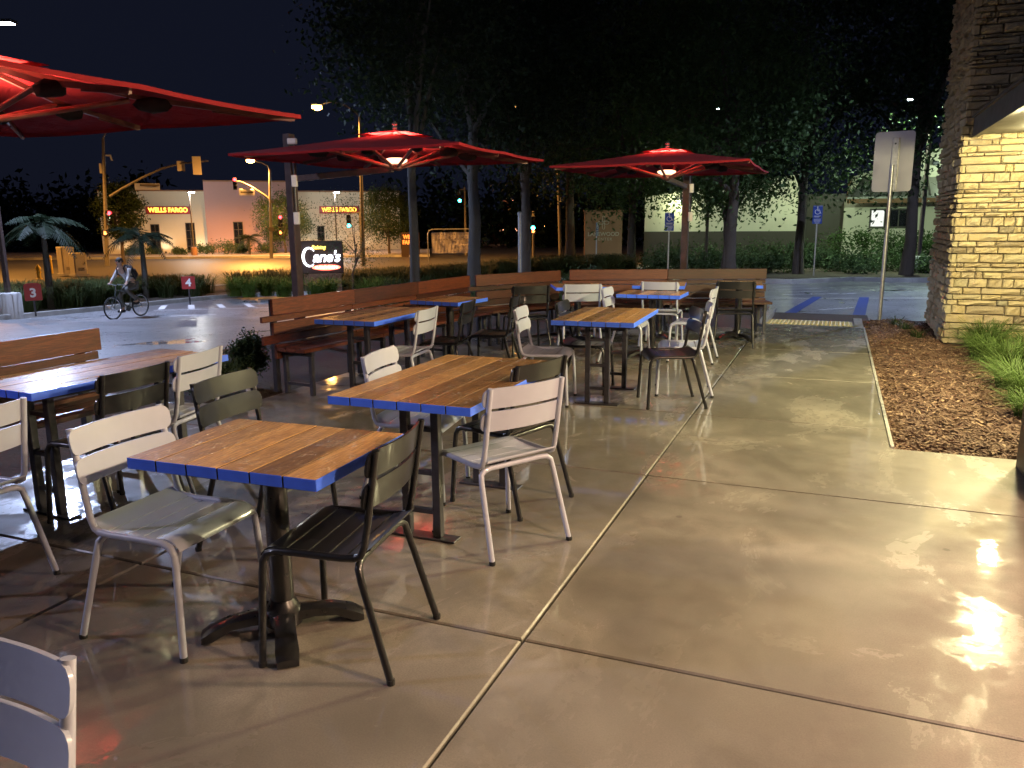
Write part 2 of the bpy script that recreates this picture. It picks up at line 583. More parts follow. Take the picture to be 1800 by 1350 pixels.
M = dict(
    slab=wet_concrete("patio_concrete", (.215, .192, .160), (.29, .262, .218), .98),
    lot=wet_concrete("lot_concrete", (.23, .23, .24), (.29, .29, .30), .05, .5, .02),
    kerb=wet_concrete("kerb_concrete", (.42, .41, .39), (.5, .49, .46), .15),
    asphalt=rough_ground("asphalt", (.045, .043, .042), (.085, .08, .076), 60, .3, .55),
    soil=rough_ground("soil", (.035, .024, .016), (.08, .055, .035), 22, .9),
    mulchbed=rough_ground("mulch_bed", (.05, .022, .012), (.12, .06, .033), 40, 1.0),
    rock=rough_ground("rock_bed", (.25, .2, .17), (.45, .38, .32), 18, .8),
    table=wood("table_wood", (.66, .37, .115), (.42, .20, .058), .8, 'y'),
    bench=wood("bench_wood", (.135, .032, .009), (.06, .014, .004), .5, 'x', .3),
    tableside=plain("plank_side_dark", (.05, .024, .010), .7, 0, .2, 20, .1),  # inner plank sides, darker than the tops
    blue=plain("blue_edge_paint", (.06, .17, .95), .45, 0, .1, 18, .1, .2),
    grey=plain("grey_chair_paint", (.42, .45, .545), .36, 0, .03, 14, 0.0, .55, .5, .03),
    black=plain("black_chair_paint", (.009, .0095, .011), .34, 0, .1, 14, 0.0, .35, .5, .03),
    iron=plain("black_iron", (.012, .012, .013), .32, .1, .25, 30, .15, .9),
    steel=plain("dark_steel", (.05, .05, .06), .42, .4, .2, 30, .1, .2),
    rubber=plain("rubber", (.012, .012, .012), .7),
    galv=plain("galvanised_steel", (.42, .42, .42), .42, .75, .2, 22, .1),
    polepaint=plain("pole_paint", (.17, .155, .135), .5, .2, .2, 6),
    postpaint=plain("umbrella_post_paint", (.085, .06, .058), .42, .2, .2, 12),
    ribs=plain("umbrella_rib_paint", (.16, .06, .05), .45, .1, .15, 20),
    red=fabric("red_canvas", (.30, .018, .024)),
    darkcloth=plain("dark_cloth", (.015, .012, .014), .9, 0, .3, 30, .3),
    white=plain("white_plastic", (.75, .75, .76), .4, 0, .05),
    whitepaint=rough_ground("white_marking", (.62, .62, .62), (.78, .78, .77), 30, .2, .6),
    bluepaint=rough_ground("blue_marking", (.03, .05, .18), (.05, .085, .27), 30, .2, .5),
    stone=stonemat("ledge_stone"),
    mortar=rough_ground("mortar", (.10, .085, .07), (.16, .14, .11), 50, .5),
    fascia=plain("canopy_fascia", (.07, .065, .06), .5, .1, .15, 8),
    column=plain("column_paint", (.06, .04, .03), .5, 0, .2, 9, .2),
    stucco=rough_ground("cream_stucco", (.56, .52, .40), (.66, .62, .50), 40, .35),
    stuccob=rough_ground("brown_stucco", (.21, .11, .06), (.27, .15, .085), 40, .35),
    pink=rough_ground("pink_stucco", (.36, .23, .22), (.43, .28, .27), 40, .3),
    seam=plain("roof_metal", (.26, .25, .23), .45, .5, .15, 5),
    darkglass=plain("dark_glass", (.012, .013, .016), .06),
    trim=plain("dark_trim", (.06, .05, .04), .5),
    sign_blue=plain("sign_blue", (.015, .06, .36), .4),
    sign_red=plain("sign_red", (.33, .022, .026), .45),
    sign_back=plain("sign_aluminium", (.46, .45, .45), .36, .6, .04, 3),
    brown=plain("sign_brown", (.05, .026, .02), .5),
    yellow=plain("yellow_paint", (.68, .46, .05), .45),
    cab=plain("cabinet_paint", (.52, .47, .38), .5),
    bark=rough_ground("bark", (.045, .033, .024), (.10, .078, .058), 26, 1.0),
    palebark=rough_ground("pale_bark", (.045, .042, .037), (.09, .084, .075), 20, .8),
    leaf=leafmat("leaf", (.010, .022, .008), (.030, .052, .016)),
    leaf2=leafmat("leaf_bright", (.028, .06, .017), (.08, .13, .034)),
    shrub=leafmat("shrub_leaf", (.03, .06, .022), (.08, .12, .05)),
    palm=leafmat("palm_leaf", (.006, .012, .006), (.016, .026, .012)),
    grass=leafmat("grass_blade", (.05, .10, .012), (.14, .22, .035), .3),
    bedgrass=leafmat("bed_grass_blade", (.03, .065, .012), (.085, .135, .03), .25),
    dgrass=leafmat("dark_grass_blade", (.03, .05, .018), (.07, .095, .03), .3),
    agave=leafmat("agave_leaf", (.10, .14, .11), (.17, .21, .17), .1),
    skin=plain("skin", (.42, .27, .20), .55, 0, .06),
    shirt=plain("shirt", (.45, .44, .44), .85, 0, .1),
    vest=plain("dark_vest", (.02, .02, .025), .85),
    trouser=plain("trouser_cloth", (.10, .10, .095), .9, 0, .2),
    hair=plain("hair", (.015, .012, .01), .7),
    bike=plain("bike_paint", (.08, .10, .10), .4, .3),
    chrome=plain("chrome", (.6, .6, .6), .2, .9),
    tyre=plain("tyre", (.015, .015, .015), .8),
    banner=plain("banner_cloth", (.78, .74, .80), .7, 0, .06, 5),
    bannerink=plain("banner_ink", (.47, .44, .50), .7),
    tactile=plain("tactile_yellow", (.60, .52, .22), .5, 0, .1, 8, .1, .3),
    conc=rough_ground("cast_concrete", (.33, .32, .31), (.45, .44, .42), 16, .5),
    lampwarm=glow("lamp_glow_warm", (1.0, .55, .30), 2.2),
    lampcool=glow("lamp_glow_cool", (.75, .85, 1.0), 60),
    lampsod=glow("lamp_glow_sodium", (1.0, .50, .12), 45),
    lampsoff=glow("lamp_glow_soffit", (1.0, .85, .5), 12),
    redlens=glow("signal_red", (1.0, .03, .04), 9),
    greenlens=glow("signal_green", (.04, .95, .85), 22),
    handlens=glow("signal_hand", (1.0, .22, .04), 6),
    bankletters=glow("bank_letters", (1.0, .55, .06), 2.2),
    bankletters2=glow("bank_letters_red", (1.0, .22, .03), 1.6),
    logowhite=glow("logo_white", (.86, .90, 1.0), 3),
    logoyellow=glow("logo_yellow", (1.0, .72, .1), 3),
    logored=glow("logo_red", (1.0, .16, .10), 3.2),
    litwin=glow("lit_window", (.9, .88, .85), .55),
    litpink=glow("lit_sign_pink", (1.0, .42, .22), 3),
    wpaint=plain("white_lettering", (.75, .75, .75), .5),
    dulllet=plain("dull_lettering", (.40, .36, .28), .5),
)


def text_mesh(s, size, mat, extrude=.01, offset=0.0, shear=0.0, spacing=1.0, align='CENTER'):
    cu = bpy.data.curves.new("lettering", 'FONT')
    cu.body = s
    cu.size = size
    cu.extrude = extrude
    cu.offset = offset
    cu.shear = shear
    cu.space_character = spacing
    cu.align_x = align
    cu.align_y = 'CENTER'
    cu.resolution_u = 4
    o = bpy.data.objects.new("lettering_tmp", cu)
    COL.objects.link(o)
    dg = bpy.context.evaluated_depsgraph_get()
    me = bpy.data.meshes.new_from_object(o.evaluated_get(dg))
    me.materials.clear()
    me.materials.append(mat)
    bpy.data.objects.remove(o)
    return me


def text(name, s, size, mat, parent, loc, rz=0.0, sx=1.0, **kw):
    """upright lettering facing local -Y of its parent"""
    me = text_mesh(s, size, mat, **kw)
    o = place(me, name, parent, loc)
    o.rotation_euler = (R(90), 0, rz)
    o.scale = (sx, 1, 1)
    return o


def face_cam(p, extra=0.0):
    """rotation about z that turns local -Y towards the place the photograph was taken"""
    return math.atan2(p.y, p.x) - math.pi / 2 + extra


# ================================================================== ground and paving
def axis_vals(a, b, fine0, fine1, st, big):
    v = [fine0]
    while v[-1] < fine1:
        v.append(v[-1] + st)
    x = st
    while v[-1] < b:
        x = min(x * 1.35, big)
        v.append(v[-1] + x)
    x = st
    while v[0] > a:
        x = min(x * 1.35, big)
        v.insert(0, v[0] - x)
    return v


def ground_sheet():
    xs = axis_vals(-500, 400, -80, 40, 2.0, 60)
    ys = axis_vals(-150, 700, -10, 95, 2.0, 60)
    mb = MB()
    vs = [(x, y, terr(x, y) - .06) for y in ys for x in xs]
    n = len(xs)
    fs = [(j * n + i, j * n + i + 1, (j + 1) * n + i + 1, (j + 1) * n + i) for j in range(len(ys) - 1) for i in range(n - 1)]
    mb.add(vs, fs)
    return tag(mb.build("ground", M['asphalt']), kind='structure')


ground_sheet()


def rect_sheet(name, x0, x1, y0, y1, mat, off, st=1.0):
    nx, ny = max(1, int((x1 - x0) / st)), max(1, int((y1 - y0) / st))
    vs = [(x0 + (x1 - x0) * i / nx, y0 + (y1 - y0) * j / ny) for j in range(ny + 1) for i in range(nx + 1)]
    vs = [(x, y, terr(x, y) + off) for x, y in vs]
    n = nx + 1
    fs = [(j * n + i, j * n + i + 1, (j + 1) * n + i + 1, (j + 1) * n + i) for j in range(ny) for i in range(nx)]
    return tag(MB().add(vs, fs).build(name, mat), kind='structure')


rect_sheet("parking_lot", -24, 30, -18, 33, M['lot'], 0.0)


def resample(pts, st=.8):
    out = []
    for a, b in zip(pts, pts[1:]):
        a, b = Vector(a), Vector(b)
        k = max(1, int((b - a).length / st))
        out += [a + (b - a) * i / k for i in range(k)]
    out.append(Vector(pts[-1]))
    return out


def strip_sheet(name, front, back, mat, zf, n=60, rows=8):
    def even(pts):
        pts = [Vector(p) for p in pts]
        L = [0]
        for a, b in zip(pts, pts[1:]):
            L.append(L[-1] + (b - a).length)
        out = []
        for k in range(n + 1):
            s = L[-1] * k / n
            j = 0
            while j < len(L) - 2 and L[j + 1] < s:
                j += 1
            t = (s - L[j]) / max(1e-6, L[j + 1] - L[j])
            out.append(pts[j].lerp(pts[j + 1], t))
        return out
    f, b = even(front), even(back)
    vs = []
    for k in range(n + 1):
        for r_ in range(rows + 1):
            p = f[k].lerp(b[k], r_ / rows)
            vs.append((p.x, p.y, zf(p.x, p.y)))
    w = rows + 1
    fs = [(k * w + r_, (k + 1) * w + r_, (k + 1) * w + r_ + 1, k * w + r_ + 1) for k in range(n) for r_ in range(rows)]
    return tag(MB().add(vs, fs).build(name, mat), kind='structure')


def kerb_line(name, pts, w=.16, h=.15, mat=None, top=None):
    """a real kerb step following the terrain"""
    P = resample(pts, .7)
    mb = MB()
    vs, fs = [], []
    for k, p in enumerate(P):
        t = (P[min(k + 1, len(P) - 1)] - P[max(k - 1, 0)]).normalized()
        nrm = Vector((-t.y, t.x))
        for s, dz in ((-.5, -.3), (-.42, h - .015), (-.34, h), (.42, h), (.5, -.3)):
            q = p + nrm * (s * w)
            zb = terr(p.x, p.y) if top is None else top - h
            vs.append((q.x, q.y, zb + dz))
    for k in range(len(P) - 1):
        for i in range(4):
            fs.append((k * 5 + i, (k + 1) * 5 + i, (k + 1) * 5 + i + 1, k * 5 + i + 1))
    fs.append((0, 1, 2, 3, 4))
    fs.append(tuple((len(P) - 1) * 5 + i for i in (4, 3, 2, 1, 0)))
    mb.add(vs, fs)
    return tag(mb.build(name, mat or M['kerb']), kind='structure')


# --- patio slabs with recessed joints
patio = MB().box((-2.1, 5.0, -.115), (5.35, 20.0, .07)).build("patio", M['soil'])
tag(patio, kind='structure')


def slab(x0, x1, y0, y1, g=.006, z1=0.0, th=.08, mat=None, name="slab"):
    b = .006
    x0 += g; x1 -= g; y0 += g; y1 -= g
    vs = [(x0, y0, z1 - th), (x1, y0, z1 - th), (x1, y1, z1 - th), (x0, y1, z1 - th),
          (x0, y0, z1 - b), (x1, y0, z1 - b), (x1, y1, z1 - b), (x0, y1, z1 - b),
          (x0 + b, y0 + b, z1), (x1 - b, y0 + b, z1), (x1 - b, y1 - b, z1), (x0 + b, y1 - b, z1)]
    fs = [(8, 9, 10, 11)] + [(i, (i + 1) % 4, 4 + (i + 1) % 4, 4 + i) for i in range(4)] + [(4 + i, 4 + (i + 1) % 4, 8 + (i + 1) % 4, 8 + i) for i in range(4)]
    return MB().add(vs, fs).build(name, mat or M['slab'], patio)


JY = [-4.0, -1.7, .42, 2.54, 4.66, 6.36, 8.23, 10.06, 11.45, 12.55]
for a, b in zip(JY, JY[1:]):
    if b < 4.7:
        slab(-.995, 2.4, a, b)
    elif a > 4.7:
        slab(-.995, .45, a, b)
# the slab that turns the corner of the planting bed
MB().prism([(-.989, 4.666), (2.4, 4.666), (2.4, 5.824), (.444, 5.824), (.444, 6.354), (-.989, 6.354)], -.08, -.0005).build("slab", M['slab'], patio)
JL = [-4.0, -1.7, .42, 2.54, 4.66, 6.36, 8.23, 10.06, 12.0]
for a, b in zip(JL, JL[1:]):
    slab(-2.9, -.995, a, b)
    if a < 10:
        slab(-4.72, -2.9, a, b)
kerb_line("patio_kerb", [(.452, 5.85), (.452, 12.5)], .03, .012, M['kerb'], top=.010)

# --- ramp with a yellow tactile strip down to the lot
ramp = MB()
zr = terr(-.2, 14.9) + .004
ramp.add([(-.995, 12.55, -.002), (.33, 12.55, -.002), (.33, 13.45, -.035), (-.995, 13.45, -.035)], [(0, 1, 2, 3)])
ramp.add([(-.995, 13.45, -.035), (.33, 13.45, -.035), (.33, 14.9, zr), (-.995, 14.9, zr)], [(0, 1, 2, 3)])
ramp.add([(.33, 12.55, -.002), (.45, 12.55, -.002), (.45, 13.75, 0), (.33, 13.75, 0)], [(0, 1, 2, 3)])
ramp.add([(.33, 12.55, -.3), (.33, 13.75, -.3), (.33, 13.75, 0), (.33, 12.55, 0)], [(0, 1, 2, 3)])
ramp.add([(.33, 13.75, -.4), (.45, 13.75, -.4), (.45, 13.75, 0), (.33, 13.75, 0)], [(0, 1, 2, 3)])
ramp = tag(ramp.build("ramp", M['kerb']), kind='structure')
ty0, ty1 = 12.62, 13.42


def rampz(y):
    return -.002 - .033 * (y - 12.55) / .9


tac = MB()
tac.add([(-.93, ty0, rampz(ty0) + .006), (.30, ty0, rampz(ty0) + .006), (.30, ty1, rampz(ty1) + .006), (-.93, ty1, rampz(ty1) + .006)], [(0, 1, 2, 3)])
tac = tac.build("tactile_strip", M['tactile'])
tag(tac, "yellow tactile paving strip with raised domes at the foot of the walkway", "tactile paving")
dm = MB()
for i in range(19):
    for j in range(11):
        x, y = -.88 + i * .0625, ty0 + .05 + j * .07
        dm.lathe((x, y, rampz(y) + .006), [(.021, -.002), (.019, .008), (.011, .012)], 6)
tag(dm.build("dome_field", M['tactile'], tac), kind='stuff')

# --- planting bed beside the stone wall
bed = [(.45, 5.83), (3.2, 5.83), (3.2, 13.75), (.45, 13.75)]
nb = MB()
gx, gy = 40, 90
vs = []
for j in range(gy + 1):
    for i in range(gx + 1):
        x, y = .455 + 2.75 * i / gx, 5.835 + 7.9 * j / gy
        e = min(1, (x - .455) / .25, (y - 5.835) / .25)
        vs.append((x, y, -.045 + .045 * e + .02 * math.sin(x * 9 + y * 3) * math.sin(y * 7 - x * 2) * e))
nb.add(vs, [(j * (gx + 1) + i, j * (gx + 1) + i + 1, (j + 1) * (gx + 1) + i + 1, (j + 1) * (gx + 1) + i) for j in range(gy) for i in range(gx)])
tag(nb.build("mulch_bed", M['mulchbed']), kind='structure')

chipm = []
for nm, a, b in (("bark_chip_mid", (.10, .055, .034), (.165, .095, .058)), ("bark_chip_dark", (.06, .028, .016), (.12, .055, .03)), ("bark_chip_pale", (.20, .12, .07), (.28, .18, .11))):
    chipm.append(rough_ground(nm, a, b, 45, .6, .8))
ch = MB()
rr = random.Random(3)
for k in range(14000):
    y = 5.85 + 7.8 * rr.random() ** 1.5
    x = .47 + (1.9 if y < 11 else .85) * rr.random()
    L, w, h = rr.uniform(.008, .034), rr.uniform(.003, .010), rr.uniform(.002, .006)
    e = min(1, (x - .455) / .25, (y - 5.835) / .25)
    z = -.045 + .045 * e + .02 * math.sin(x * 9 + y * 3) * math.sin(y * 7 - x * 2) * e + rr.uniform(.0, .016)
    a = rr.uniform(0, math.pi)
    ch.box((x, y, z), (L * 2, w * 2, h), (rr.uniform(-.5, .5), rr.uniform(-.5, .5), a), rr.choice((0, 0, 0, 1, 1, 2)))
tag(ch.build("bark_mulch", chipm), "brown bark mulch spread over the bed beside the walkway", "mulch", kind='stuff')

# --- planter soil behind the benches
PF = [(-4.74, -4), (-4.74, 5.8), (-4.66, 7.2), (-4.46, 9.4), (-3.7, 10.95), (-3.4, 11.35), (-.96, 12.25)]
PB = [(-7.15, -4), (-7.15, 5.0), (-7.15, 8.5), (-7.1, 11.5), (-6.4, 14.0), (-4.2, 15.5), (-1.2, 15.4)]
strip_sheet("planter_soil", PF, PB, M['soil'], lambda x, y: -.035)
kerb_line("planter_kerb", PB + [(-1.0, 15.2), (-1.0, 12.3)], .15, .15, None, top=.0)

# --- verge along the drive aisle
VF = [(-22, -16), (-22, 23.6), (-21.7, 25.0), (-20.6, 26.4), (-19.0, 27.0), (-13.0, 27.6), (-7.5, 28.2), (-5.5, 29.5)]
VB = [(-27, -16), (-27, 27), (-26.5, 30), (-25.0, 33), (-22, 35), (-15.0, 36.0), (-8.5, 36.8), (-6.0, 37)]
strip_sheet("verge", VF, VB, M['soil'], lambda x, y: terr(x, y) + .12, 90, 6)
kerb_line("verge_kerb", VF)
kerb_line("verge_street_kerb", VB)

# --- planted island at the back of the lot
IF = [tuple(onground(px, d).xy) for px, d in ((1130, 29), (1385, 26.2), (1490, 27.6), (1560, 26.6), (1660, 26.6), (1800, 26.6), (2300, 27))]
IB = [tuple(onground(px, d).xy) for px, d in ((1130, 37), (1385, 38), (1490, 38), (1560, 38), (1660, 38), (1800, 38), (2300, 38))]
strip_sheet("island", IF, IB, M['soil'], lambda x, y: terr(x, y) + .12, 50, 6)
kerb_line("island_kerb", IF)
# far sidewalk and rock planting in front of the bank
SWF = [tuple(onground(px, 76).xy) for px in (-300, 0, 300, 600, 760)]
SWB = [tuple(onground(px, 79).xy) for px in (-300, 0, 300, 600, 760)]
strip_sheet("sidewalk", SWF, SWB, M['kerb'], lambda x, y: terr(x, y) + .12, 60, 3)
kerb_line("sidewalk_kerb", SWF)
RKB = [tuple(onground(px, 93).xy) for px in (-300, 0, 300, 600, 760)]
strip_sheet("rock_bed", SWB, RKB, M['rock'], lambda x, y: terr(x, y) + .14, 60, 6)
# pale walk and drive on the far side of the lot
WA = [tuple(onground(px, 40).xy) for px in (1040, 1110, 1200)]
WB = [tuple(onground(px, 52).xy) for px in (930, 1060, 1250)]
strip_sheet("cross_walk", WA, WB, M['kerb'], lambda x, y: terr(x, y) + .02, 20, 10)


def paint(name, a, b, w, mat, off=.004):
    """painted line on the lot between world points a and b"""
    a, b = Vector(a), Vector(b)
    t = (b - a).normalized()
    n_ = Vector((-t.y, t.x)) * (w / 2)
    k = max(1, int((b - a).length / .6))
    vs, fs = [], []
    for i in range(k + 1):
        p = a + (b - a) * i / k
        for q in (p + n_, p - n_):
            vs.append((q.x, q.y, terr(q.x, q.y) + off))
    fs = [(2 * i, 2 * i + 1, 2 * i + 3, 2 * i + 2) for i in range(k)]
    return tag(MB().add(vs, fs).build(name, mat), kind='structure')


def lot_pt(px, py, z=None):
    """where the sight line through (px,py) meets the lot"""
    lo, hi = 5.0, 60.0
    for _ in range(40):
        m_ = (lo + hi) / 2
        p = at(px, py, m_)
        if p.z > terr(p.x, p.y):
            lo = m_
        else:
            hi = m_
    p = at(px, py, lo)
    return (p.x, p.y)


for a, b in (((283, 544), (289, 537)), ((337, 543), (336, 536)), ((392, 541), (385, 535)), ((443, 540), (433, 534))):
    paint("bay_line", lot_pt(*a), lot_pt(*b), .2, M['whitepaint'])
paint("bay_line", lot_pt(270, 546), lot_pt(500, 540), .10, M['whitepaint'])
paint("bay_line", lot_pt(300, 556), lot_pt(380, 552.5), .12, M['whitepaint'])
paint("bay_line", lot_pt(425, 533), lot_pt(480, 535), .10, M['whitepaint'])
for k in range(5):
    paint("hatch_line", lot_pt(1352 + k * 6, 500.5 + k * 4.4), lot_pt(1405 + k * 17, 498 + k * 4.6), .10, M['whitepaint'])
paint("gutter_line", lot_pt(1352, 525), lot_pt(1632, 524), .45, M['kerb'])
paint("bay_line", lot_pt(1480, 517), lot_pt(1505, 515.5), .1, M['whitepaint'])
paint("bay_line", lot_pt(1575, 501), lot_pt(1628, 506), .1, M['whitepaint'])
paint("bay_line", lot_pt(1500, 541), lot_pt(1440, 545), .08, M['whitepaint'])
paint("blue_line", lot_pt(1437, 522), lot_pt(1362, 566), .22, M['bluepaint'], .006)
paint("blue_line", lot_pt(1519, 523), lot_pt(1508, 560), .22, M['bluepaint'], .006)


# ================================================================== stone building with canopy
def building():
    b = empty("stone_building", (1.36, 11.19, 0))
    tag(b, "ledge stone building corner with a dark canopy, its face lit yellow", "building")
    ox, oy = 1.36, 11.19
    core = MB()
    core.box((2.2, 1.06, 2.2), (4.36, 2.1, 4.8))                 # stone-clad bay
    core.box((4.6, -6.4, 1.75), (7.0, 12.6, 3.9))                # main hall beyond the canopy
    core.build("wall", M['mortar'], b)
    rs = random.Random(11)
    stones = []
    # courses
    z = .02
    courses = []
    while z < 4.45:
        h = rs.choice((.038, .048, .055, .062, .075, .09, .105))
        courses.append((z, h))
        z += h + .006

    def stone(u0, u1, z0, h, side, depth):
        g = .004
        a, c = u0 + g, u1 - g
        z0, z1 = z0 + g * .6, z0 + h - g * .6
        i_ = rs.uniform(.006, .016)
        j = lambda s_: rs.uniform(-s_, s_)
        bk = [(a, -.01, z0), (c, -.01, z0), (c, -.01, z1), (a, -.01, z1)]
        ring = [(a, depth - .018, z0), (c, depth - .018, z0), (c, depth - .018, z1), (a, depth - .018, z1)]
        nx_ = 4 if c - a > .2 else 3
        tilt = j(.012)
        grid = []
        for gz in range(3):
            for gx_ in range(nx_ + 1):
                fx_, fz_ = gx_ / nx_, gz / 2
                edge = gx_ in (0, nx_) or gz in (0, 2)
                uu = a + i_ + (c - a - 2 * i_) * fx_ + j(.010 if not edge else .006)
                zz = z0 + i_ * .7 + (z1 - z0 - 1.4 * i_) * fz_ + j(.006)
                grid.append((uu, depth + (j(.010) if edge else .006 + j(.016)) + tilt * (fx_ - .5) * 2, zz))
        vs = bk + ring + grid
        if side == 'front':
            vs = [(u, -d, zz) for u, d, zz in vs]
        else:
            vs = [(-d, -u, zz) for u, d, zz in vs]
            vs = [(x, -y, zz) for x, y, zz in vs]
        fs = []
        for i in range(4):
            k = (i + 1) % 4
            fs.append((i, k, 4 + k, 4 + i))
        w_ = nx_ + 1
        G = lambda x_, z_: 8 + z_ * w_ + x_
        fs.append((4, 5) + tuple(G(x_, 0) for x_ in range(nx_, -1, -1)))
        fs.append((6, 7) + tuple(G(x_, 2) for x_ in range(0, w_)))
        fs.append((5, 6) + tuple(G(nx_, z_) for z_ in (2, 1, 0)))
        fs.append((7, 4) + tuple(G(0, z_) for z_ in (0, 1, 2)))
        for z_ in range(2):
            for x_ in range(nx_):
                fs += [(G(x_, z_), G(x_ + 1, z_), G(x_ + 1, z_ + 1)), (G(x_, z_), G(x_ + 1, z_ + 1), G(x_, z_ + 1))]
        return vs, fs
    loose = MB()
    single = 0
    for ci, (z0, h) in enumerate(courses):
        # lit face, along +x
        u = -.045 if ci % 2 else .012
        first = True
        while u < 2.6:
            L = rs.choice((.08, .12, .16, .20, .25, .32, .42)) * (1.0 if h > .06 else .9)
            dep = rs.uniform(.022, .068)
            vs, fs = stone(u, u + L, z0, h, 'front', dep)
            if u < .82 and single < 205:
                MB().add(vs, fs).build("stone", M['stone'], b)
                single += 1
            else:
                loose.add(vs, fs)
            u += L
    single2 = 0
    order = []
    for ci, (z0, h) in enumerate(courses):
        u = .012 if ci % 2 else -.05
        while u < 2.1:
            L = min(rs.choice((.12, .16, .2, .26, .32)), 2.14 - u)
            if L < .04:
                break
            vs, fs = stone(u, u + L, z0, h, 'side', rs.uniform(.03, .075))
            if single2 < 90 and u < .40 and z0 < 2.9:
                MB().add(vs, fs).build("stone", M['stone'], b)
                single2 += 1
            else:
                loose.add(vs, fs)
            u += L
    tag(loose.build("stone_facing", M['stone'], b), kind='stuff')
    # canopy: soffit slab, fascia, recessed lamps
    cn = MB()
    cn.box((1.2, -5.0, 2.56), (2.2, 9.8, .08))
    canopy = cn.build("canopy", M['fascia'], b)
    MB().box((.075, -5.02, 2.60), (.06, 9.86, .22)).build("fascia", M['fascia'], canopy)
    MB().box((.07, -5.02, 2.725), (.10, 9.90, .03)).build("drip_edge", M['trim'], canopy)
    # entrance column in view at the frame's edge
    MB().box((.0, -5.98, 1.36), (.42, .92, 2.74), None, 0, .01).build("column", M['column'], b)
    MB().box((.9, -6.55, 2.80), (2.6, 1.9, .12)).build("porch_roof", M['fascia'], b)
    for (x, y, p) in ((.60, -.70, 38), (.30, -2.6, 250), (.28, -4.3, 560), (.36, -7.6, 330), (.36, -9.4, 300)):
        fx = MB().lathe((x, y, 2.500), [(.10, .018), (.105, 0), (.085, -.004)], 16).build("downlight", M['white'], canopy)
        MB().lathe((x, y, 2.494), [(.075, .002), (.075, 0)], 16).build("lens", M['lampsoff'], fx)
        lamp(canopy, (x, y, 2.46), p, GOLD if y > -1 else (WARM if y > -6 else AMBER), .09)
    # wash light mounted high on the stone
    return b


building()


# ================================================================== chairs
def make_chair(mat):
    c = empty("patio_chair")
    tr = .0135

    def leg(front, s):
        if front:
            pts = [(.10, s * .213, .437), (.165, s * .213, .436), (.200, s * .214, .424), (.217, s * .215, .395), (.222, s * .217, .35), (.236, s * .236, .008)]
        else:
            pts = [(-.13, s * .150, .418), (-.135, s * .190, .414), (-.141, s * .211, .398), (-.150, s * .216, .36), (-.252, s * .236, .008)]
        o = MB().tube(pts, tr, 10).build("leg", mat, c, smooth=True)
        e = Vector(pts[-1])
        MB().lathe((e.x, e.y, 0), [(.0145, .001), (.0155, .012), (.0145, .02)], 10).build("glide", M['rubber'], o)
    for s in (-1, 1):
        leg(True, s)
        leg(False, s)
    for s in (-1, 1):
        MB().tube([(.10, s * .213, .437), (-.08, s * .213, .434), (-.135, s * .213, .438)], tr, 10).build("seat_rail", mat, c, smooth=True)
        MB().tube([(-.125, s * .213, .436), (-.152, s * .213, .447), (-.166, s * .213, .480), (-.180, s * .212, .55), (-.222, s * .211, .82)], tr * .96, 10).build("back_post", mat, c, smooth=True)
    MB().tube([(-.13, -.15, .418), (-.13, .15, .418)], tr, 10).build("rear_crossbar", mat, c, smooth=True)
    MB().tube([(.15, -.21, .424), (.15, .21, .424)], .009, 8).build("front_crossbar", mat, c, smooth=True)

    def prof(x):
        return lerp([(-.19, .470), (-.165, .452), (-.12, .438), (-.05, .427), (.03, .427), (.10, .434), (.16, .441), (.195, .438), (.222, .422), (.235, .40)], x)
    edges = [-.188, -.098, -.022, .054, .130, .235]
    for a, b in zip(edges, edges[1:]):
        a += .0035
        b -= .0035
        n = 6
        vs = []
        for k in range(n + 1):
            x = a + (b - a) * k / n
            z = prof(x) + .008
            for y in (-.204, .204):
                vs.append((x, y, z))
            for y in (-.204, .204):
                vs.append((x, y, z - .007))
        fs = []
        for k in range(n):
            i, j = k * 4, k * 4 + 4
            fs += [(i, j, j + 1, i + 1), (i + 2, i + 3, j + 3, j + 2), (i, i + 2, j + 2, j), (i + 1, j + 1, j + 3, i + 3)]
        fs += [(0, 1, 3, 2), (n * 4, n * 4 + 2, n * 4 + 3, n * 4 + 1)]
        MB().add(vs, fs).build("seat_slat", mat, c, smooth=True)
    for z0, z1 in ((.722, .818), (.612, .708)):
        n = 18
        hw = .238
        vs = []
        rc = .034
        for k in range(n + 1):
            t = -math.cos(math.pi * k / n)
            y = hw * t
            dx = hw - abs(y)
            cut = rc - math.sqrt(max(0, rc * rc - (rc - dx) ** 2)) if dx < rc else 0
            for th in (0, .009):
                for z in (z0 + cut, z1 - cut):
                    xp = -.166 - (z - .48) * .165 + .021 - .034 * (1 - t * t)
                    vs.append((xp - th, y, z))
        fs = []
        for k in range(n):
            i, j = k * 4, k * 4 + 4
            fs += [(i, j, j + 1, i + 1), (i + 2, i + 3, j + 3, j + 2), (i, i + 2, j + 2, j), (i + 1, j + 1, j + 3, i + 3)]
        fs += [(0, 1, 3, 2), (n * 4, n * 4 + 2, n * 4 + 3, n * 4 + 1)]
        MB().add(vs, fs).build("back_slat", mat, c, smooth=True)
    return c


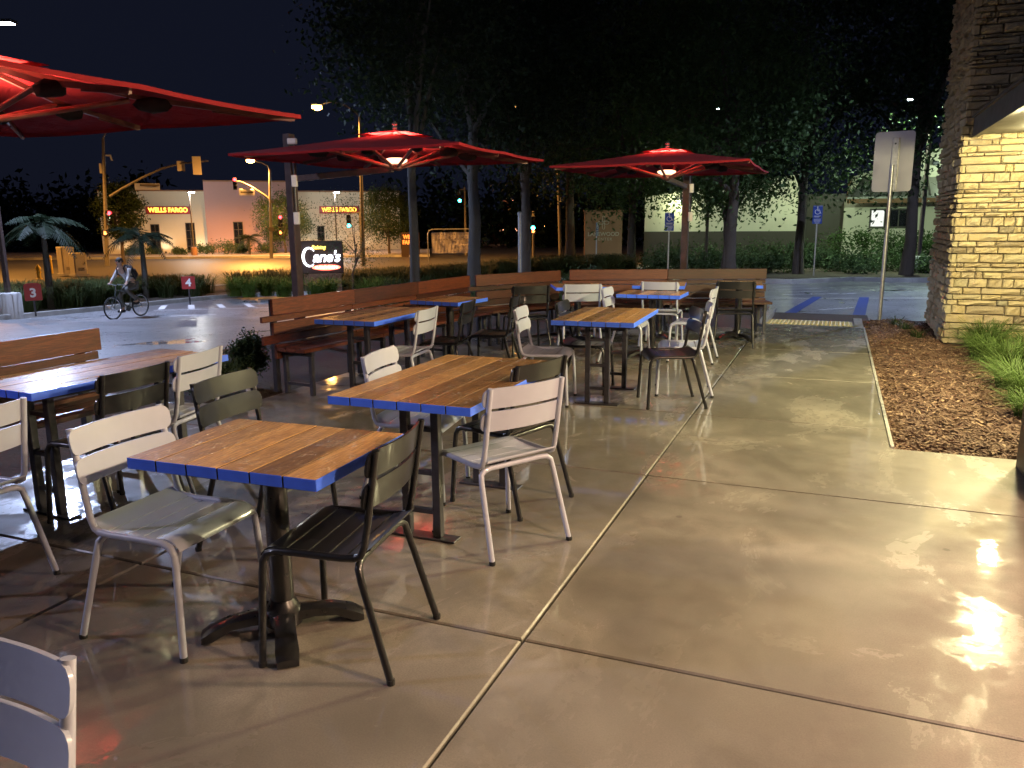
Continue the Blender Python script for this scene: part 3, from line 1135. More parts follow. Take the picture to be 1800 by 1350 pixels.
CH = {'g': make_chair(M['grey']), 'b': make_chair(M['black'])}
USED = {'g': False, 'b': False}
CHAIRS = [
    ('g', -2.315, 2.185, 1, "pale grey metal chair at the small pedestal table, facing it from the bench side"),
    ('b', -1.59, 2.30, 188, "black metal chair pulled up to the small pedestal table beside the walkway joint"),
    ('g', -1.465, 3.435, 150, "pale grey chair turned askew, its back to the walkway, at the wet middle table"),
    ('b', -1.62, 3.965, 163, "black chair directly behind the askew pale grey chair at the middle table"),
    ('g', -2.20, 3.93, 8, "pale grey chair with greenish sheen on the bench side of the middle table"),
    ('b', -2.52, 3.00, 4, "black chair with olive sheen standing between the pedestal table and the shrub gap"),
    ('g', -2.30, 6.43, 9, "pale grey chair facing the far two-legged table from the bench side"),
    ('b', -2.12, 7.02, 5, "black chair tucked half under the far two-legged table on its bench side"),
    ('b', -1.245, 6.70, 203, "black chair on the walkway side of the far two-legged table"),
    ('g', -1.23, 7.215, 192, "pale grey chair right behind the black chair beside the walkway joint"),
    ('g', -1.43, 8.95, 181, "pale grey chair on the walkway side of the small square table near the back"),
    ('g', -2.14, 8.66, 2, "pale grey chair on the bench side of the small square table near the back"),
    ('g', -1.98, 9.90, 92, "pale grey chair with its back to us, at a table against the back bench"),
    ('b', -1.13, 10.22, 97, "black chair at the pedestal table by the end of the back bench"),
    ('g', -2.86, 9.27, 116, "pale grey chair facing the angled bench, back turned to the patio"),
    ('g', -3.47, 6.06, 186, "pale grey chair at the long table under the second umbrella"),
    ('b', -3.40, 6.74, 190, "black chair standing in shadow just past the pale chair at the long table"),
    ('b', -3.17, 7.36, 192, "black chair alone in the dark middle of the patio, side-on"),
    ('b', -3.40, 8.84, 128, "black chair facing the bench corner, barely visible in the shade"),
    ('b', -3.53, 2.99, 181, "black chair at the rain-glazed table beside the near bench"),
    ('g', -3.63, 3.52, 191, "pale grey chair at the rain-glazed table, next to the black one"),
    ('g', -3.40, 2.06, 184, "pale grey chair cut by the picture edge, legs splayed on dark wet concrete"),
    ('g', -1.36, .615, 274, "pale grey chair back close to us in the bottom corner"),
]
for kind, x, y, a, lab in CHAIRS:
    if not USED[kind]:
        o = CH[kind]
        USED[kind] = True
    else:
        o = copy_tree(CH[kind])
    o.location = (x, y, 0)
    o.rotation_euler = (0, 0, R(a))
    tag(o, lab, "chair", "slatted metal patio chairs")


# ================================================================== tables
def plank_table(label, cx, cy, w, l, rz, style, ht=.74):
    t = empty("patio_table", (cx, cy, 0), R(rz))
    tag(t, label, "table", "plank tables with blue edges")
    n = 6
    g = .006
    pw = (w - g * (n - 1)) / n
    th = .040
    for k in range(n):
        x = -w / 2 + pw / 2 + k * (pw + g)
        mb = MB().box((0, 0, 0), (pw, l, th), None, 0, .0014)
        mi = []
        for f in mb.f:
            a, b, c_ = [Vector(mb.v[i]) for i in f[:3]]
            nn = (b - a).cross(c_ - a).normalized()
            if abs(nn.y) > .6:
                mi.append(1)
            else:
                mi.append(0)
        # make sure outer sides are found whatever the winding
        if k in (0, n - 1):
            sx = -1 if k == 0 else 1
            for q, f in enumerate(mb.f):
                c0 = sum(mb.v[i][0] for i in f) / len(f)
                if c0 * sx > pw / 2 - .001:
                    mi[q] = 1
        for q, f in enumerate(mb.f):
            c0 = sum(mb.v[i][0] for i in f) / len(f)
            if abs(c0) > pw / 2 - .0004 and mi[q] == 0:
                mi[q] = 2
        mb.m = mi
        mb.build("plank", [M['table'], M['blue'], M['tableside']], t, (x, 0, ht - th / 2 + RNG.uniform(-.0008, .0008)))
    fr = MB()
    fr.box((0, 0, ht - th - .011), (w * .86, l * .84, .018))
    fr.build("under_frame", M['steel'], t)
    if style == 'pedestal':
        MB().lathe((0, 0, 0), [(.044, .06), (.044, ht - th - .02)], 18).build("pedestal", M['iron'], t, smooth=True)
        base = MB()
        base.lathe((0, 0, 0), [(.07, .03), (.07, .085), (.056, .112), (.046, .13)], 18)
        b_ = base.build("base", M['iron'], t, smooth=True)
        for k in range(4):
            a = R(45 + 90 * k) if not style == 'x' else 0
            a = R(38 + 90 * k)
            d = Vector((math.cos(a), math.sin(a), 0))
            pts = [d * .03 + Vector((0, 0, .092)), d * .115 + Vector((0, 0, .090)), d * .195 + Vector((0, 0, .080)), d * .265 + Vector((0, 0, .058)), d * .302 + Vector((0, 0, .032))]
            f = MB()
            s = Vector((-d.y, d.x, 0))
            vs, fs = [], []
            for i, p in enumerate(pts):
                wv = (.040, .038, .038, .042, .038)[i]
                hv = (.050, .040, .038, .050, .028)[i]
                for sx, dz in ((-1, -hv), (-1, -.2 * hv), (-.55, 0), (.55, 0), (1, -.2 * hv), (1, -hv)):
                    q = p + s * (sx * wv)
                    vs.append((q.x, q.y, max(.002, p.z + dz)))
            for i in range(len(pts) - 1):
                for j in range(5):
                    fs.append((i * 6 + j, i * 6 + j + 1, i * 6 + 7 + j, i * 6 + 6 + j))
                fs.append((i * 6 + 5, i * 6, i * 6 + 6, i * 6 + 11))
            e = (len(pts) - 1) * 6
            fs += [tuple(range(6)), tuple(e + j for j in range(5, -1, -1))]
            f.add(vs, fs)
            f.build("foot", M['iron'], b_, smooth=True)
    else:
        for sy in (-1, 1):
            y = sy * (l / 2 - .22)
            lf = MB().box((0, y, .006), (.38, .085, .010), None, 0, .003).build("leg_frame", M['steel'], t)
            for sx in (-1, 1):
                MB().box((sx * .085, y, (ht - th - .02) / 2 + .005), (.042, .042, ht - th - .032), None, 0, .003).build("post", M['steel'], lf)
            for z in (.14, .34, .56):
                MB().box((0, y, z), (.127, .028, .025), None, 0, .002).build("rung", M['steel'], lf)
    return t


plank_table("small plank table with cast pedestal and four-toed foot, nearest to us", -1.89, 2.285, .78, .60, 2, 'pedestal')
plank_table("rain-wet plank table on two steel leg frames between two pale grey chairs", -1.825, 3.72, .75, 1.28, 0, 'frame')
plank_table("plank table on two ladder-shaped leg frames with a black chair beside the walkway", -1.84, 6.80, .70, 1.14, 2, 'frame')
plank_table("long plank table glazed with rain, reflecting blue-white lamp light, by the near bench", -3.86, 3.28, .60, 1.28, -4, 'frame')
plank_table("plank table in front of the long bench with orange glints on its wet top", -3.83, 6.22, .60, 1.14, 0, 'frame')
plank_table("small dark plank table near the bench corner behind the glinting table", -3.84, 7.68, .60, .62, -6, 'pedestal')
plank_table("small square plank table between two pale chairs near the back bench", -1.92, 9.05, .72, .56, 0, 'pedestal')
plank_table("small plank table against the back bench behind a pale grey chair", -2.12, 10.42, .66, .72, 8, 'pedestal')
plank_table("small pedestal table with blue edge at the end of the back bench", -1.15, 10.82, .58, .74, 6, 'pedestal')
plank_table("small plank table facing the angled bench, seen edge-on", -3.08, 9.88, .64, .66, 26, 'pedestal')


# ================================================================== benches
def bench(label, p0, p1, post_gap=1.25, seed=0):
    rs = random.Random(seed)
    p0, p1 = Vector(p0), Vector(p1)
    d = p1 - p0
    L = d.length
    b = empty("plank_bench", (p0.x, p0.y, 0), math.atan2(d.y, d.x))
    tag(b, label, "bench", "slatted wooden benches round the patio")
    nseg = max(1, round(L / 1.3))
    seg = L / nseg
    # local: x along, -y towards the patio
    rows = ((.735, .88, 0, .0), (.672, .726, .036, -.10), (.556, .664, 0, .0), (.470, .548, .036, -.10), (.330, .462, 0, .02))
    for z0, z1, back, ext in rows:
        for k in range(nseg):
            a, c = k * seg + .003, (k + 1) * seg - .003
            if k == 0:
                a += ext * (0 if nseg == 0 else 1)
            MB().box((0, 0, 0), (c - a, .032, z1 - z0), None, 0, .003).build("plank", M['bench'], b, ((a + c) / 2, back + rs.uniform(-.002, .002), (z0 + z1) / 2))
    for q in range(3):
        for k in range(nseg):
            a, c = k * seg + .003, (k + 1) * seg - .003
            MB().box((0, 0, 0), (c - a, .105, .032), None, 0, .003).build("seat_plank", M['bench'], b, ((a + c) / 2, -.085 - q * .113, .424 + rs.uniform(-.001, .001)))
    xs = [.10] + [k * seg for k in range(1, nseg)] + [L - .10]
    for x in xs:
        f = MB().box((x, -.195, .386), (.04, .36, .04), None, 0, .003).build("leg_frame", M['steel'], b)
        for y in (-.042, -.348):
            MB().box((x, y, .184), (.04, .04, .362), None, 0, .003).build("leg", M['steel'], f)
        MB().box((x, -.195, .10), (.028, .265, .028), None, 0, .002).build("stretcher", M['steel'], f)
        MB().box((x, .081, .435), (.05, .05, .86), None, 0, .003).build("back_post", M['steel'], b)
        for z in (.808, .61, .396):
            MB().box((x, .036, z), (.05, .035, .04)).build("spacer", M['steel'], b)
    return b


bench("long wooden bench along the planter under the second umbrella", (-4.70, 5.80), (-4.36, 9.30), seed=1)
bench("short angled wooden bench across the corner of the patio", (-4.32, 9.40), (-3.58, 10.66), seed=2)
bench("wooden bench along the back of the patio ending beside the walkway", (-3.50, 10.82), (-.89, 11.80), seed=3)
bench("near wooden bench behind the rain-glazed table, cut by the picture edge", (-4.56, .10), (-4.50, 3.80), seed=4)


# ================================================================== cantilever umbrellas
def umbrella(label, cx, cy, post_dx, post_dy, power, half=1.46, hy=None):
    hy = hy or half
    u = empty("cantilever_umbrella", (cx, cy, 0))
    tag(u, label, "umbrella", "red cantilever umbrellas over the patio")
    rim, top = 2.335, 2.62
    # canopy panels, slightly sagging between the ribs
    cor = [(-half, -hy), (half, -hy), (half, hy), (-half, hy)]

    def zat(s, t):
        return top + (rim - top) * s - .012 * math.sin(math.pi * s)
    s0 = .16
    for k in range(4):
        a, b_ = Vector(cor[k]), Vector(cor[(k + 1) % 4])
        ns, nt = 10, 16
        vs, fs = [], []
        for i in range(ns + 1):
            s = s0 + (1 - s0) * i / ns
            for j in range(nt + 1):
                t = j / nt
                p = a.lerp(b_, t) * s
                sag = .014 * s * abs(math.sin(math.pi * 2 * t))
                bow = .02 * s * math.sin(math.pi * t)          # hem curves in a little
                p = p * (1 - bow / half)
                vs.append((p.x, p.y, zat(s, t) - sag))
        w = nt + 1
        for i in range(ns):
            for j in range(nt):
                fs.append((i * w + j, i * w + j + 1, (i + 1) * w + j + 1, (i + 1) * w + j))
        # hem
        e = len(vs)
        for j in range(nt + 1):
            q = vs[ns * w + j]
            vs.append((q[0], q[1], q[2] - .028))
        for j in range(nt):
            fs.append((ns * w + j, ns * w + j + 1, e + j + 1, e + j))
        MB().add(vs, fs).build("canopy_panel", M['red'], u, smooth=True)
    # vent cap and finial
    cap = MB()
    q = .30
    cap.add([(-q * 1.15, -q * 1.15, top - .040), (q * 1.15, -q * 1.15, top - .040), (q * 1.15, q * 1.15, top - .040), (-q * 1.15, q * 1.15, top - .040), (0, 0, top + .022)],
            [(0, 1, 4), (1, 2, 4), (2, 3, 4), (3, 0, 4)])
    vent = cap.build("vent_cap", M['red'], u)
    MB().lathe((0, 0, top + .03), [(.03, 0), (.035, .02), (.02, .04), (.034, .06), (.02, .085), (.004, .095)], 10).build("finial", M['chrome'], vent, smooth=True)
    # centre hub with its ring lamp
    hub = MB().lathe((0, 0, 0), [(.05, 2.17), (.085, 2.19), (.085, 2.235), (.05, 2.25)], 16).build("hub", M['ribs'], u, smooth=True)
    MB().lathe((0, 0, 0), [(.088, 2.252), (.135, 2.275), (.14, 2.30), (.09, 2.315)], 20).build("ring_lamp", M['lampwarm'], hub, smooth=True)
    lamp(u, (0, 0, 2.335), power, EMBER, .07, 172, (0, 0, 1), .3)
    for k in range(8):
        a = math.pi / 4 * k
        d = Vector((math.cos(a), math.sin(a), 0))
        R_ = min(half / max(1e-6, abs(d.x)), hy / max(1e-6, abs(d.y))) * (.985 if k % 2 else .93)
        z0, z1 = top - .04, rim - .03
        rb = MB()
        rb.bar(d * .04 + Vector((0, 0, z0)), d * (R_ * .5) + Vector((0, 0, (z0 + z1) / 2 - .045)), .022, .034)
        rb.bar(d * (R_ * .5) + Vector((0, 0, (z0 + z1) / 2 - .045)), d * R_ + Vector((0, 0, z1)), .022, .034)
        rib = rb.build("rib", M['ribs'], u)
        MB().tube([d * .07 + Vector((0, 0, 2.21)), d * (R_ * .46) + Vector((0, 0, (z0 + z1) / 2 - .06))], .019, 8).build("strut", M['ribs'], rib, smooth=True)
        # dark gathered cover on the joint
        c_ = d * (R_ * .53) + Vector((0, 0, (z0 + z1) / 2 - .085))
        jc = MB()
        vs, fs = [], []
        rs = random.Random(k)
        for i in range(5):
            for j in range(9):
                th = math.pi * i / 4
                ph = 2 * math.pi * j / 9
                r_ = rs.uniform(.8, 1.2)
                x_, y_, z_ = .13 * math.cos(th), .055 * math.sin(th) * math.cos(ph) * r_, .06 * math.sin(th) * math.sin(ph) * r_
                p = c_ + d * x_ + Vector((-d.y, d.x, 0)) * y_ + Vector((0, 0, z_))
                vs.append(p)
        for i in range(4):
            for j in range(9):
                fs.append((i * 9 + j, i * 9 + (j + 1) % 9, (i + 1) * 9 + (j + 1) % 9, (i + 1) * 9 + j))
        jc.add(vs, fs)
        jc.build("joint_cover", M['darkcloth'], rib, smooth=True)
        # tension rod near the hem
        MB().tube([d * (R_ * .72) + Vector((0, 0, lerp([(0, z0), (R_, z1)], R_ * .72) - .05)), d * (R_ * .99) + Vector((0, 0, z1 - .015))], .007, 6).build("hem_rod", M['ribs'], rib)
    # arm and post
    pd = Vector((post_dx, post_dy, 0))
    pl = pd.length
    dn = pd.normalized()
    MB().bar(dn * .05 + Vector((0, 0, 2.19)), dn * (pl - .05) + Vector((0, 0, 2.13)), .055, .075, 0, .006).build("arm", M['postpaint'], u)
    post = MB().box((pd.x, pd.y, 1.36 - .15), (.115, .115, 2.98), (0, 0, math.atan2(dn.y, dn.x)), 0, .008).build("post", M['postpaint'], u)
    MB().box((pd.x, pd.y, .006), (.36, .36, .012), None, 0, .003).build("base_plate", M['steel'], post)
    rz = math.atan2(dn.y, dn.x)
    sd = Vector((-dn.y, dn.x, 0))
    s_ = 1 if (Vector((cx, cy, 0)) + pd + sd).x > (Vector((cx, cy, 0)) + pd - sd).x else -1
    bx = pd + sd * (0) + Vector((.09, -.05, 0))
    MB().box((bx.x, bx.y, 2.60), (.12, .07, .075), (0, 0, .4), 0, .01).build("spot_fixture", M['white'], post)
    MB().box((bx.x, bx.y, 2.10), (.075, .06, .15), (0, 0, .4), 0, .008).build("junction_box", M['white'], post)
    MB().box((bx.x, bx.y, 1.62), (.075, .06, .16), (0, 0, .4), 0, .008).build("junction_box", M['white'], post)
    MB().tube([(bx.x, bx.y, 1.7), (bx.x, bx.y, 2.03)], .012, 6).build("conduit", M['steel'], post)
    MB().tube([(bx.x, bx.y, 2.17), (bx.x, bx.y, 2.56)], .012, 6).build("conduit", M['steel'], post)
    return u


umbrella("red cantilever umbrella overhead beside the near bench, cut by the picture edge", -5.22, 3.64, -1.68, .1, 125, 1.48, 1.46)
umbrella("red cantilever umbrella over the long bench with its post in the planter", -5.01, 8.66, -1.73, .24, 210, 1.45, 1.25)
umbrella("red cantilever umbrella behind the back bench, seen farthest away", -2.50, 12.55, .02, 1.68, 310, 1.38, 1.5)


# ================================================================== lot lamps and signs near the patio
def lot_lamp(label, x, y, head_z, power, aim, base=True, face=0.0, reach=.9, color=COOL):
    z0 = terr(x, y)
    t = empty("lot_lamp", (x, y, z0), face)
    tag(t, label, "lamp post", "parking lot lamp posts")
    if base:
        MB().lathe((0, 0, 0), [(.33, -.1), (.33, .70), (.30, .76), (.1, .77)], 20).build("footing", M['conc'], t, smooth=True)
    h = head_z - z0
    MB().box((0, 0, h / 2 + .3), (.13, .13, h - .6 + .6), None, 0, .01).build("pole", M['postpaint'], t)
    MB().bar((0, 0, h), (reach, 0, h + .05), .06, .06).build("arm", M['postpaint'], t)
    hd = MB().box((reach + .3, 0, h + .05), (.65, .34, .09), None, 0, .02).build("head", M['steel'], t)
    MB().box((reach + .3, 0, h - .002), (.5, .26, .012)).build("lens", M['lampcool'], hd)
    lamp(t, (reach + .3, 0, h - .08), power, color, .18, 158, aim, .25)
    return t


lot_lamp("tall lot lamp with cool glare at the picture's upper corner, on a concrete footing", -22.2, 15.85, 6.95, 4200, (.1, 0, -1), True, YAW, .55)
lot_lamp("cool lot lamp standing in the drive aisle outside the picture", -13.5, -3.5, 7.0, 1700, (.12, .05, -1), True, R(15), .9, LAVENDER)
_p = onground(1601, 31.5)
lot_lamp("lot lamp glinting through the dark tree beside the metal-roofed building", _p.x, _p.y, 6.0, 1500, (-.25, -.1, -1), True, R(200), .5, (.72, 1.0, .66))
lot_lamp("lot lamp just past the picture edge at the back lot", 5.2, 21.5, 7.0, 2000, (-.1, 0, -1), True, R(180))
_p = onground(1235, 37)
lot_lamp("lot lamp hidden in the tree crowns before the cream building", _p.x, _p.y, 6.6, 900, (0, -.1, -1), False, R(90), .8, (.8, 1.0, .72))


def sign_on_post(name, label, base, w, h, zmid, rz, mats, cat="sign", post_h=None, post_w=.05):
    t = empty(name, base, rz)
    tag(t, label, cat)
    MB().box((0, .02, (zmid + h / 2) / 2 - .1), (post_w, post_w, zmid + h / 2 + .1), None, 0, .004).build("post", M['galv'], t)
    return t


def rounded(w, h, r, n=5):
    pts = []
    for cx, cy, a0 in ((w / 2 - r, h / 2 - r, 0), (-w / 2 + r, h / 2 - r, 90), (-w / 2 + r, -h / 2 + r, 180), (w / 2 - r, -h / 2 + r, 270)):
        for k in range(n + 1):
            a = R(a0 + 90 * k / n)
            pts.append((cx + r * math.cos(a), cy + r * math.sin(a)))
    return pts


def panel(w, h, r, y0, y1, zc, mi=0, xc=0):
    """upright rounded plate in the xz plane"""
    mb = MB().prism(rounded(w, h, r), y0, y1)
    mb.v = [(x + xc, z, y + zc) for x, y, z in mb.v]
    mb.f = [f[::-1] for f in mb.f]
    return mb


# traffic sign turned away from us beside the walkway
sb = empty("road_sign", (.70, 13.6, 0), R(-12))
tag(sb, "large road sign seen from its bare metal back, on a pole at the bed's end", "sign")
MB().lathe((0, 0, 0), [(.030, -.2), (.030, 2.35)], 12).build("pole", M['galv'], sb, smooth=True)
bk = panel(.55, .88, .05, .034, .040, 2.40).build("panel", M['sign_back'], sb)
MB().box((.02, .015, 2.36), (.09, .034, .78), None, 0, .004).build("brace", M['galv'], bk)
for z in (2.1, 2.66):
    MB().lathe((.02, -.004, z), [(.014, 0), (.014, .02)], 8, axis='y').build("bolt", M['steel'], bk)


def wheelchair(parent, y, zc, s):
    """access symbol: head, body, wheel"""
    mb = MB()

    def disc(cx, cz, r):
        n = 12
        mb.add([(cx + r * math.cos(2 * math.pi * i / n), y, cz + r * math.sin(2 * math.pi * i / n)) for i in range(n)], [tuple(range(n))])

    def stroke(a, b, w):
        a, b = Vector(a), Vector(b)
        t = (b - a).normalized()
        n_ = Vector((-t.y, t.x)) * w / 2
        q = [a + n_, a - n_, b - n_, b + n_]
        mb.add([(p.x, y, p.y) for p in q], [(0, 1, 2, 3)])
    disc(-.03 * s, zc + .40 * s, .085 * s)
    stroke((-.03 * s, zc + .30 * s), (0, zc - .02 * s), .10 * s)
    stroke((0, zc + .16 * s), (.22 * s, zc + .16 * s), .06 * s)
    stroke((0, zc - .02 * s), (.24 * s, zc - .02 * s), .09 * s)
    stroke((.23 * s, zc), (.33 * s, zc - .33 * s), .08 * s)
    stroke((.31 * s, zc - .33 * s), (.42 * s, zc - .30 * s), .06 * s)
    n = 16
    for i in range(n):
        a0, a1 = R(110 + 250 * i / n), R(110 + 250 * (i + 1) / n)
        c = (-.01 * s, zc - .14 * s)
        mb.add([(c[0] + r_ * math.cos(a), y, c[1] + r_ * math.sin(a)) for a, r_ in ((a0, .25 * s), (a0, .32 * s), (a1, .32 * s), (a1, .25 * s))], [(0, 1, 2, 3)])
    return mb.build("symbol", M['wpaint'], parent)


def access_sign(label, px, depth, ztop, rot=0.0, size=.33):
    b = onground(px, depth)
    t = empty("access_sign", b, face_cam(b, rot))
    tag(t, label, "sign", "blue access parking signs")
    h = ztop - b.z
    MB().box((0, .03, h / 2 - .1), (.05, .05, h + .1), None, 0, .004).build("post", M['galv'], t)
    p = panel(size, .44, .025, -.004, .004, h - .24).build("panel", M['sign_blue'], t)
    MB().add([(x, -.0065, z) for x, z in ((-size / 2 + .012, h - .034), (size / 2 - .012, h - .034), (size / 2 - .012, h - .044), (-size / 2 + .012, h - .044))], [(0, 1, 2, 3)]).build("border", M['wpaint'], p)
    wheelchair(p, -.0065, h - .20, .30)
    q = panel(size, .20, .02, -.004, .004, h - .57).build("plate", M['sign_blue'], t)
    ln = MB()
    for z, w in ((h - .395, .24), (h - .425, .2), (h - .51, .24), (h - .555, .24), (h - .60, .22), (h - .645, .16)):
        ln.add([(-w / 2, -.0065, z - .008), (w / 2, -.0065, z - .008), (w / 2, -.0065, z + .008), (-w / 2, -.0065, z + .008)], [(0, 1, 2, 3)])
    ln.build("print_lines", M['wpaint'], q)
    return t


access_sign("blue access parking sign on a pole behind the back bench", 1170, 29, 1.54 + 16.5 * 29 / 1390)
access_sign("blue access parking sign standing in the planted island by the dark shrubs", 1422, 29.5, 1.54 + 26 * 29.5 / 1390)
access_sign("small blue access sign turned edge-on before the brown monument wall", 1047, 40, 1.54 - 0 * 40 / 1390, R(68))


def number_sign(label, px, py, depth, s, n, arch):
    c = at(px, py, depth)
    g = terr(c.x, c.y) + .1
    t = empty("bay_sign", (c.x, c.y, g), face_cam(c))
    tag(t, label, "sign", "numbered red bay signs in the verge")
    h = c.z - g
    MB().box((0, .02, h / 2), (.05, .04, h), None, 0, .004).build("post", M['steel'], t)
    mb = MB().box((0, -.01, h), (s, .025, s), None, 0, .004)
    if arch:
        for i in range(6):
            a = math.pi * i / 5
        pts = [(s / 2 * math.cos(math.pi * i / 8), s * .16 * math.sin(math.pi * i / 8)) for i in range(9)]
        vs = [(x, -.0225, h + s / 2 + z) for x, z in pts] + [(x, .0025, h + s / 2 + z) for x, z in pts]
        mb.add(vs, [tuple(range(9)), tuple(range(17, 8, -1))] + [(i, i + 1, 10 + i, 9 + i) for i in range(8)])
    p = mb.build("panel", M['sign_red'], t)
    text("numeral", n, s * .8, M['wpaint'], p, (0, -.028, h - .01 * s), offset=.012, extrude=.002)


number_sign("red bay sign with a white 3 beside the concrete lamp footing", 58, 515, 22.5, .43, "3", True)
number_sign("red bay sign with a white 4 in the verge grass", 331, 497, 26.5, .42, "4", False)

# small white outlet pedestal at the bench end
ob = empty("outlet_pedestal", (-4.84, 5.62, -.03), R(25))
tag(ob, "small white outlet pedestal on the ground by the long bench's end", "outlet")
MB().box((0, 0, .02), (.16, .10, .03), None, 0, .004).build("foot_plate", M['white'], ob)
MB().box((0, .01, .12), (.085, .06, .17), None, 0, .008).build("housing", M['white'], ob)
for z in (.08, .12, .16):
    MB().box((0, -.022, z), (.055, .006, .012)).build("louvre", M['galv'], ob)


# ================================================================== foliage
def leaf_cloud(name, centres, spread, n_each, size, mat, seed, parent=None, flat=1.0, loc=None):
    rg = np.random.default_rng(seed)
    C = np.repeat(np.array(centres, float), n_each, axis=0)
    n = len(C)
    P = C + rg.normal(0, 1, (n, 3)) * np.array([spread, spread, spread * flat])
    a = rg.normal(0, 1, (n, 3))
    a /= np.linalg.norm(a, axis=1)[:, None]
    b = np.cross(a, rg.normal(0, 1, (n, 3)))
    b /= np.linalg.norm(b, axis=1)[:, None]
    s = (size * rg.uniform(.6, 1.35, n))[:, None]
    V = np.stack([P - a * s, P + b * s * .45, P + a * s, P - b * s * .45], 1).reshape(-1, 3)
    me = bpy.data.meshes.new(name)
    me.vertices.add(len(V))
    me.vertices.foreach_set("co", V.ravel())
    me.loops.add(n * 4)
    me.loops.foreach_set("vertex_index", np.arange(n * 4, dtype=np.int32))
    me.polygons.add(n)
    me.polygons.foreach_set("loop_start", np.arange(0, n * 4, 4, dtype=np.int32))
    me.polygons.foreach_set("loop_total", np.full(n, 4, dtype=np.int32))
    me.materials.append(mat)
    me.update(calc_edges=True)
    return place(me, name, parent, loc)


def tree(label, base, height, r, z0, leaf, bark, seed, trunk_r=.16, ncl=75, n_each=85, size=.13, name="tree", cat="tree", lean=(0, 0), group="trees round the lot", off=(0, 0)):
    rs = random.Random(seed)
    t = empty(name, base)
    tag(t, label, cat, group)
    zc = (height + z0) / 2
    rz = (height - z0) / 2
    cs = []
    while len(cs) < ncl:
        p = Vector((rs.uniform(-1, 1), rs.uniform(-1, 1), rs.uniform(-1, 1)))
        L = p.length
        if .35 < L < 1.0 and rs.random() < .35 + .65 * L:
            f = 1.0 - .35 * max(0, p.z) * rs.random()
            cs.append((p.x * r * f + off[0], p.y * r * f + off[1], zc + p.z * rz))
    tr = MB()
    pts = [Vector((lean[0] * k / 6, lean[1] * k / 6, 0)) + Vector((rs.uniform(-.05, .05), rs.uniform(-.05, .05), (z0 + rz * .8) * k / 6 - .15)) for k in range(7)]
    tr.tube(pts, [trunk_r * (1.25 if k == 0 else 1 - .5 * k / 6) for k in range(7)], 10)
    trunk = tr.build("trunk", bark, t, smooth=True)
    for k in range(7):
        e = Vector(cs[rs.randrange(len(cs))])
        s = pts[3 + k % 3]
        m = s.lerp(e, .5) + Vector((0, 0, .25))
        MB().tube([s, m, s.lerp(e, .9)], [trunk_r * .5, trunk_r * .32, trunk_r * .1], 6).build("limb", bark, trunk, smooth=True)
    leaf_cloud("crown", cs, r * .17 + .08, int(n_each * 2.3), size * .6, leaf, seed, t, .8)
    return t


def T(px, depth):
    return onground(px, depth, 0.0)


tree("broad dark tree with a smooth grey trunk behind the bench corner", T(836, 25), 13, 3.6, 4.2, M['leaf'], M['palebark'], 21, .22, 110, 95, .14, lean=(0, 0), off=(-.3, .3))
tree("slender tree with a straight pale trunk right of the second umbrella's hub", T(735, 19), 10.5, 2.3, 4.6, M['leaf'], M['palebark'], 22, .13, 80, 85, .12, lean=(-.1, .2))
tree("dark tree whose drooping side is lit green beside the traffic signal", T(924, 27), 12.5, 3.0, 3.6, M['leaf'], M['bark'], 23, .2, 105, 90, .13, off=(.5, 0))
tree("tree lit amber from the street beside the brown monument wall", T(1105, 36), 11.5, 3.9, 2.6, M['leaf2'], M['bark'], 24, .22, 110, 90, .15)
tree("tree with bright sparkling leaves above the third umbrella", T(1278, 25.5), 10.5, 3.1, 2.7, M['leaf2'], M['bark'], 25, .2, 105, 95, .13, off=(-.7, 0))
tree("young tree with a thin trunk against the cream wall", T(1268, 31), 6.5, 1.9, 2.3, M['leaf2'], M['bark'], 26, .12, 55, 80, .13)
tree("tall black tree mass above the planted island", T(1395, 31), 14, 4.4, 2.4, M['leaf'], M['bark'], 27, .2, 130, 95, .15, off=(.9, .6))
tree("dark tree with a rough trunk in front of the metal-roofed building", T(1583, 29.5), 14.5, 3.6, 5.2, M['leaf'], M['bark'], 28, .22, 110, 90, .15)
tree("very tall dark tree closing the sky behind the first trees", T(1000, 46), 20, 6.0, 4.0, M['leaf'], M['bark'], 29, .3, 150, 90, .2)
tree("tall dark tree behind the sparkling one", T(1230, 48), 21, 6.2, 5.0, M['leaf'], M['bark'], 30, .3, 150, 90, .2)
tree("feathery young tree over the lit restaurant sign", T(622, 31), 4.0, 1.35, 1.0, M['shrub'], M['bark'], 31, .04, 60, 26, .055, lean=(.3, 0))
tree("bushy tree beside the bank's pink wall", T(512, 84), 6.2, 2.6, 1.2, M['shrub'], M['bark'], 32, .12, 60, 80, .17)
tree("loose dark tree before the bank's second sign", T(690, 80), 6.6, 2.3, 1.5, M['shrub'], M['bark'], 33, .14, 60, 80, .17)
tree("dark leafy tree at the street corner beside the signal mast", T(232, 66), 6.3, 1.7, 2.2, M['leaf'], M['bark'], 34, .16, 70, 85, .17)

# far wood that reads as one black mass
rs = random.Random(5)
cs = []
for k in range(420):
    px = rs.uniform(-250, 290) if k < 230 else rs.uniform(690, 1230)
    d = rs.uniform(100, 125)
    p = onground(px, d)
    cs.append((p.x, p.y, -1.0 + (6.5 + 2.5 * math.sin(px * .05) + math.sin(px * .13)) * rs.random()))
tag(leaf_cloud("far_trees", cs, 1.5, 55, .5, M['leaf'], 77), "black line of far trees beyond the street", "trees", kind='stuff')


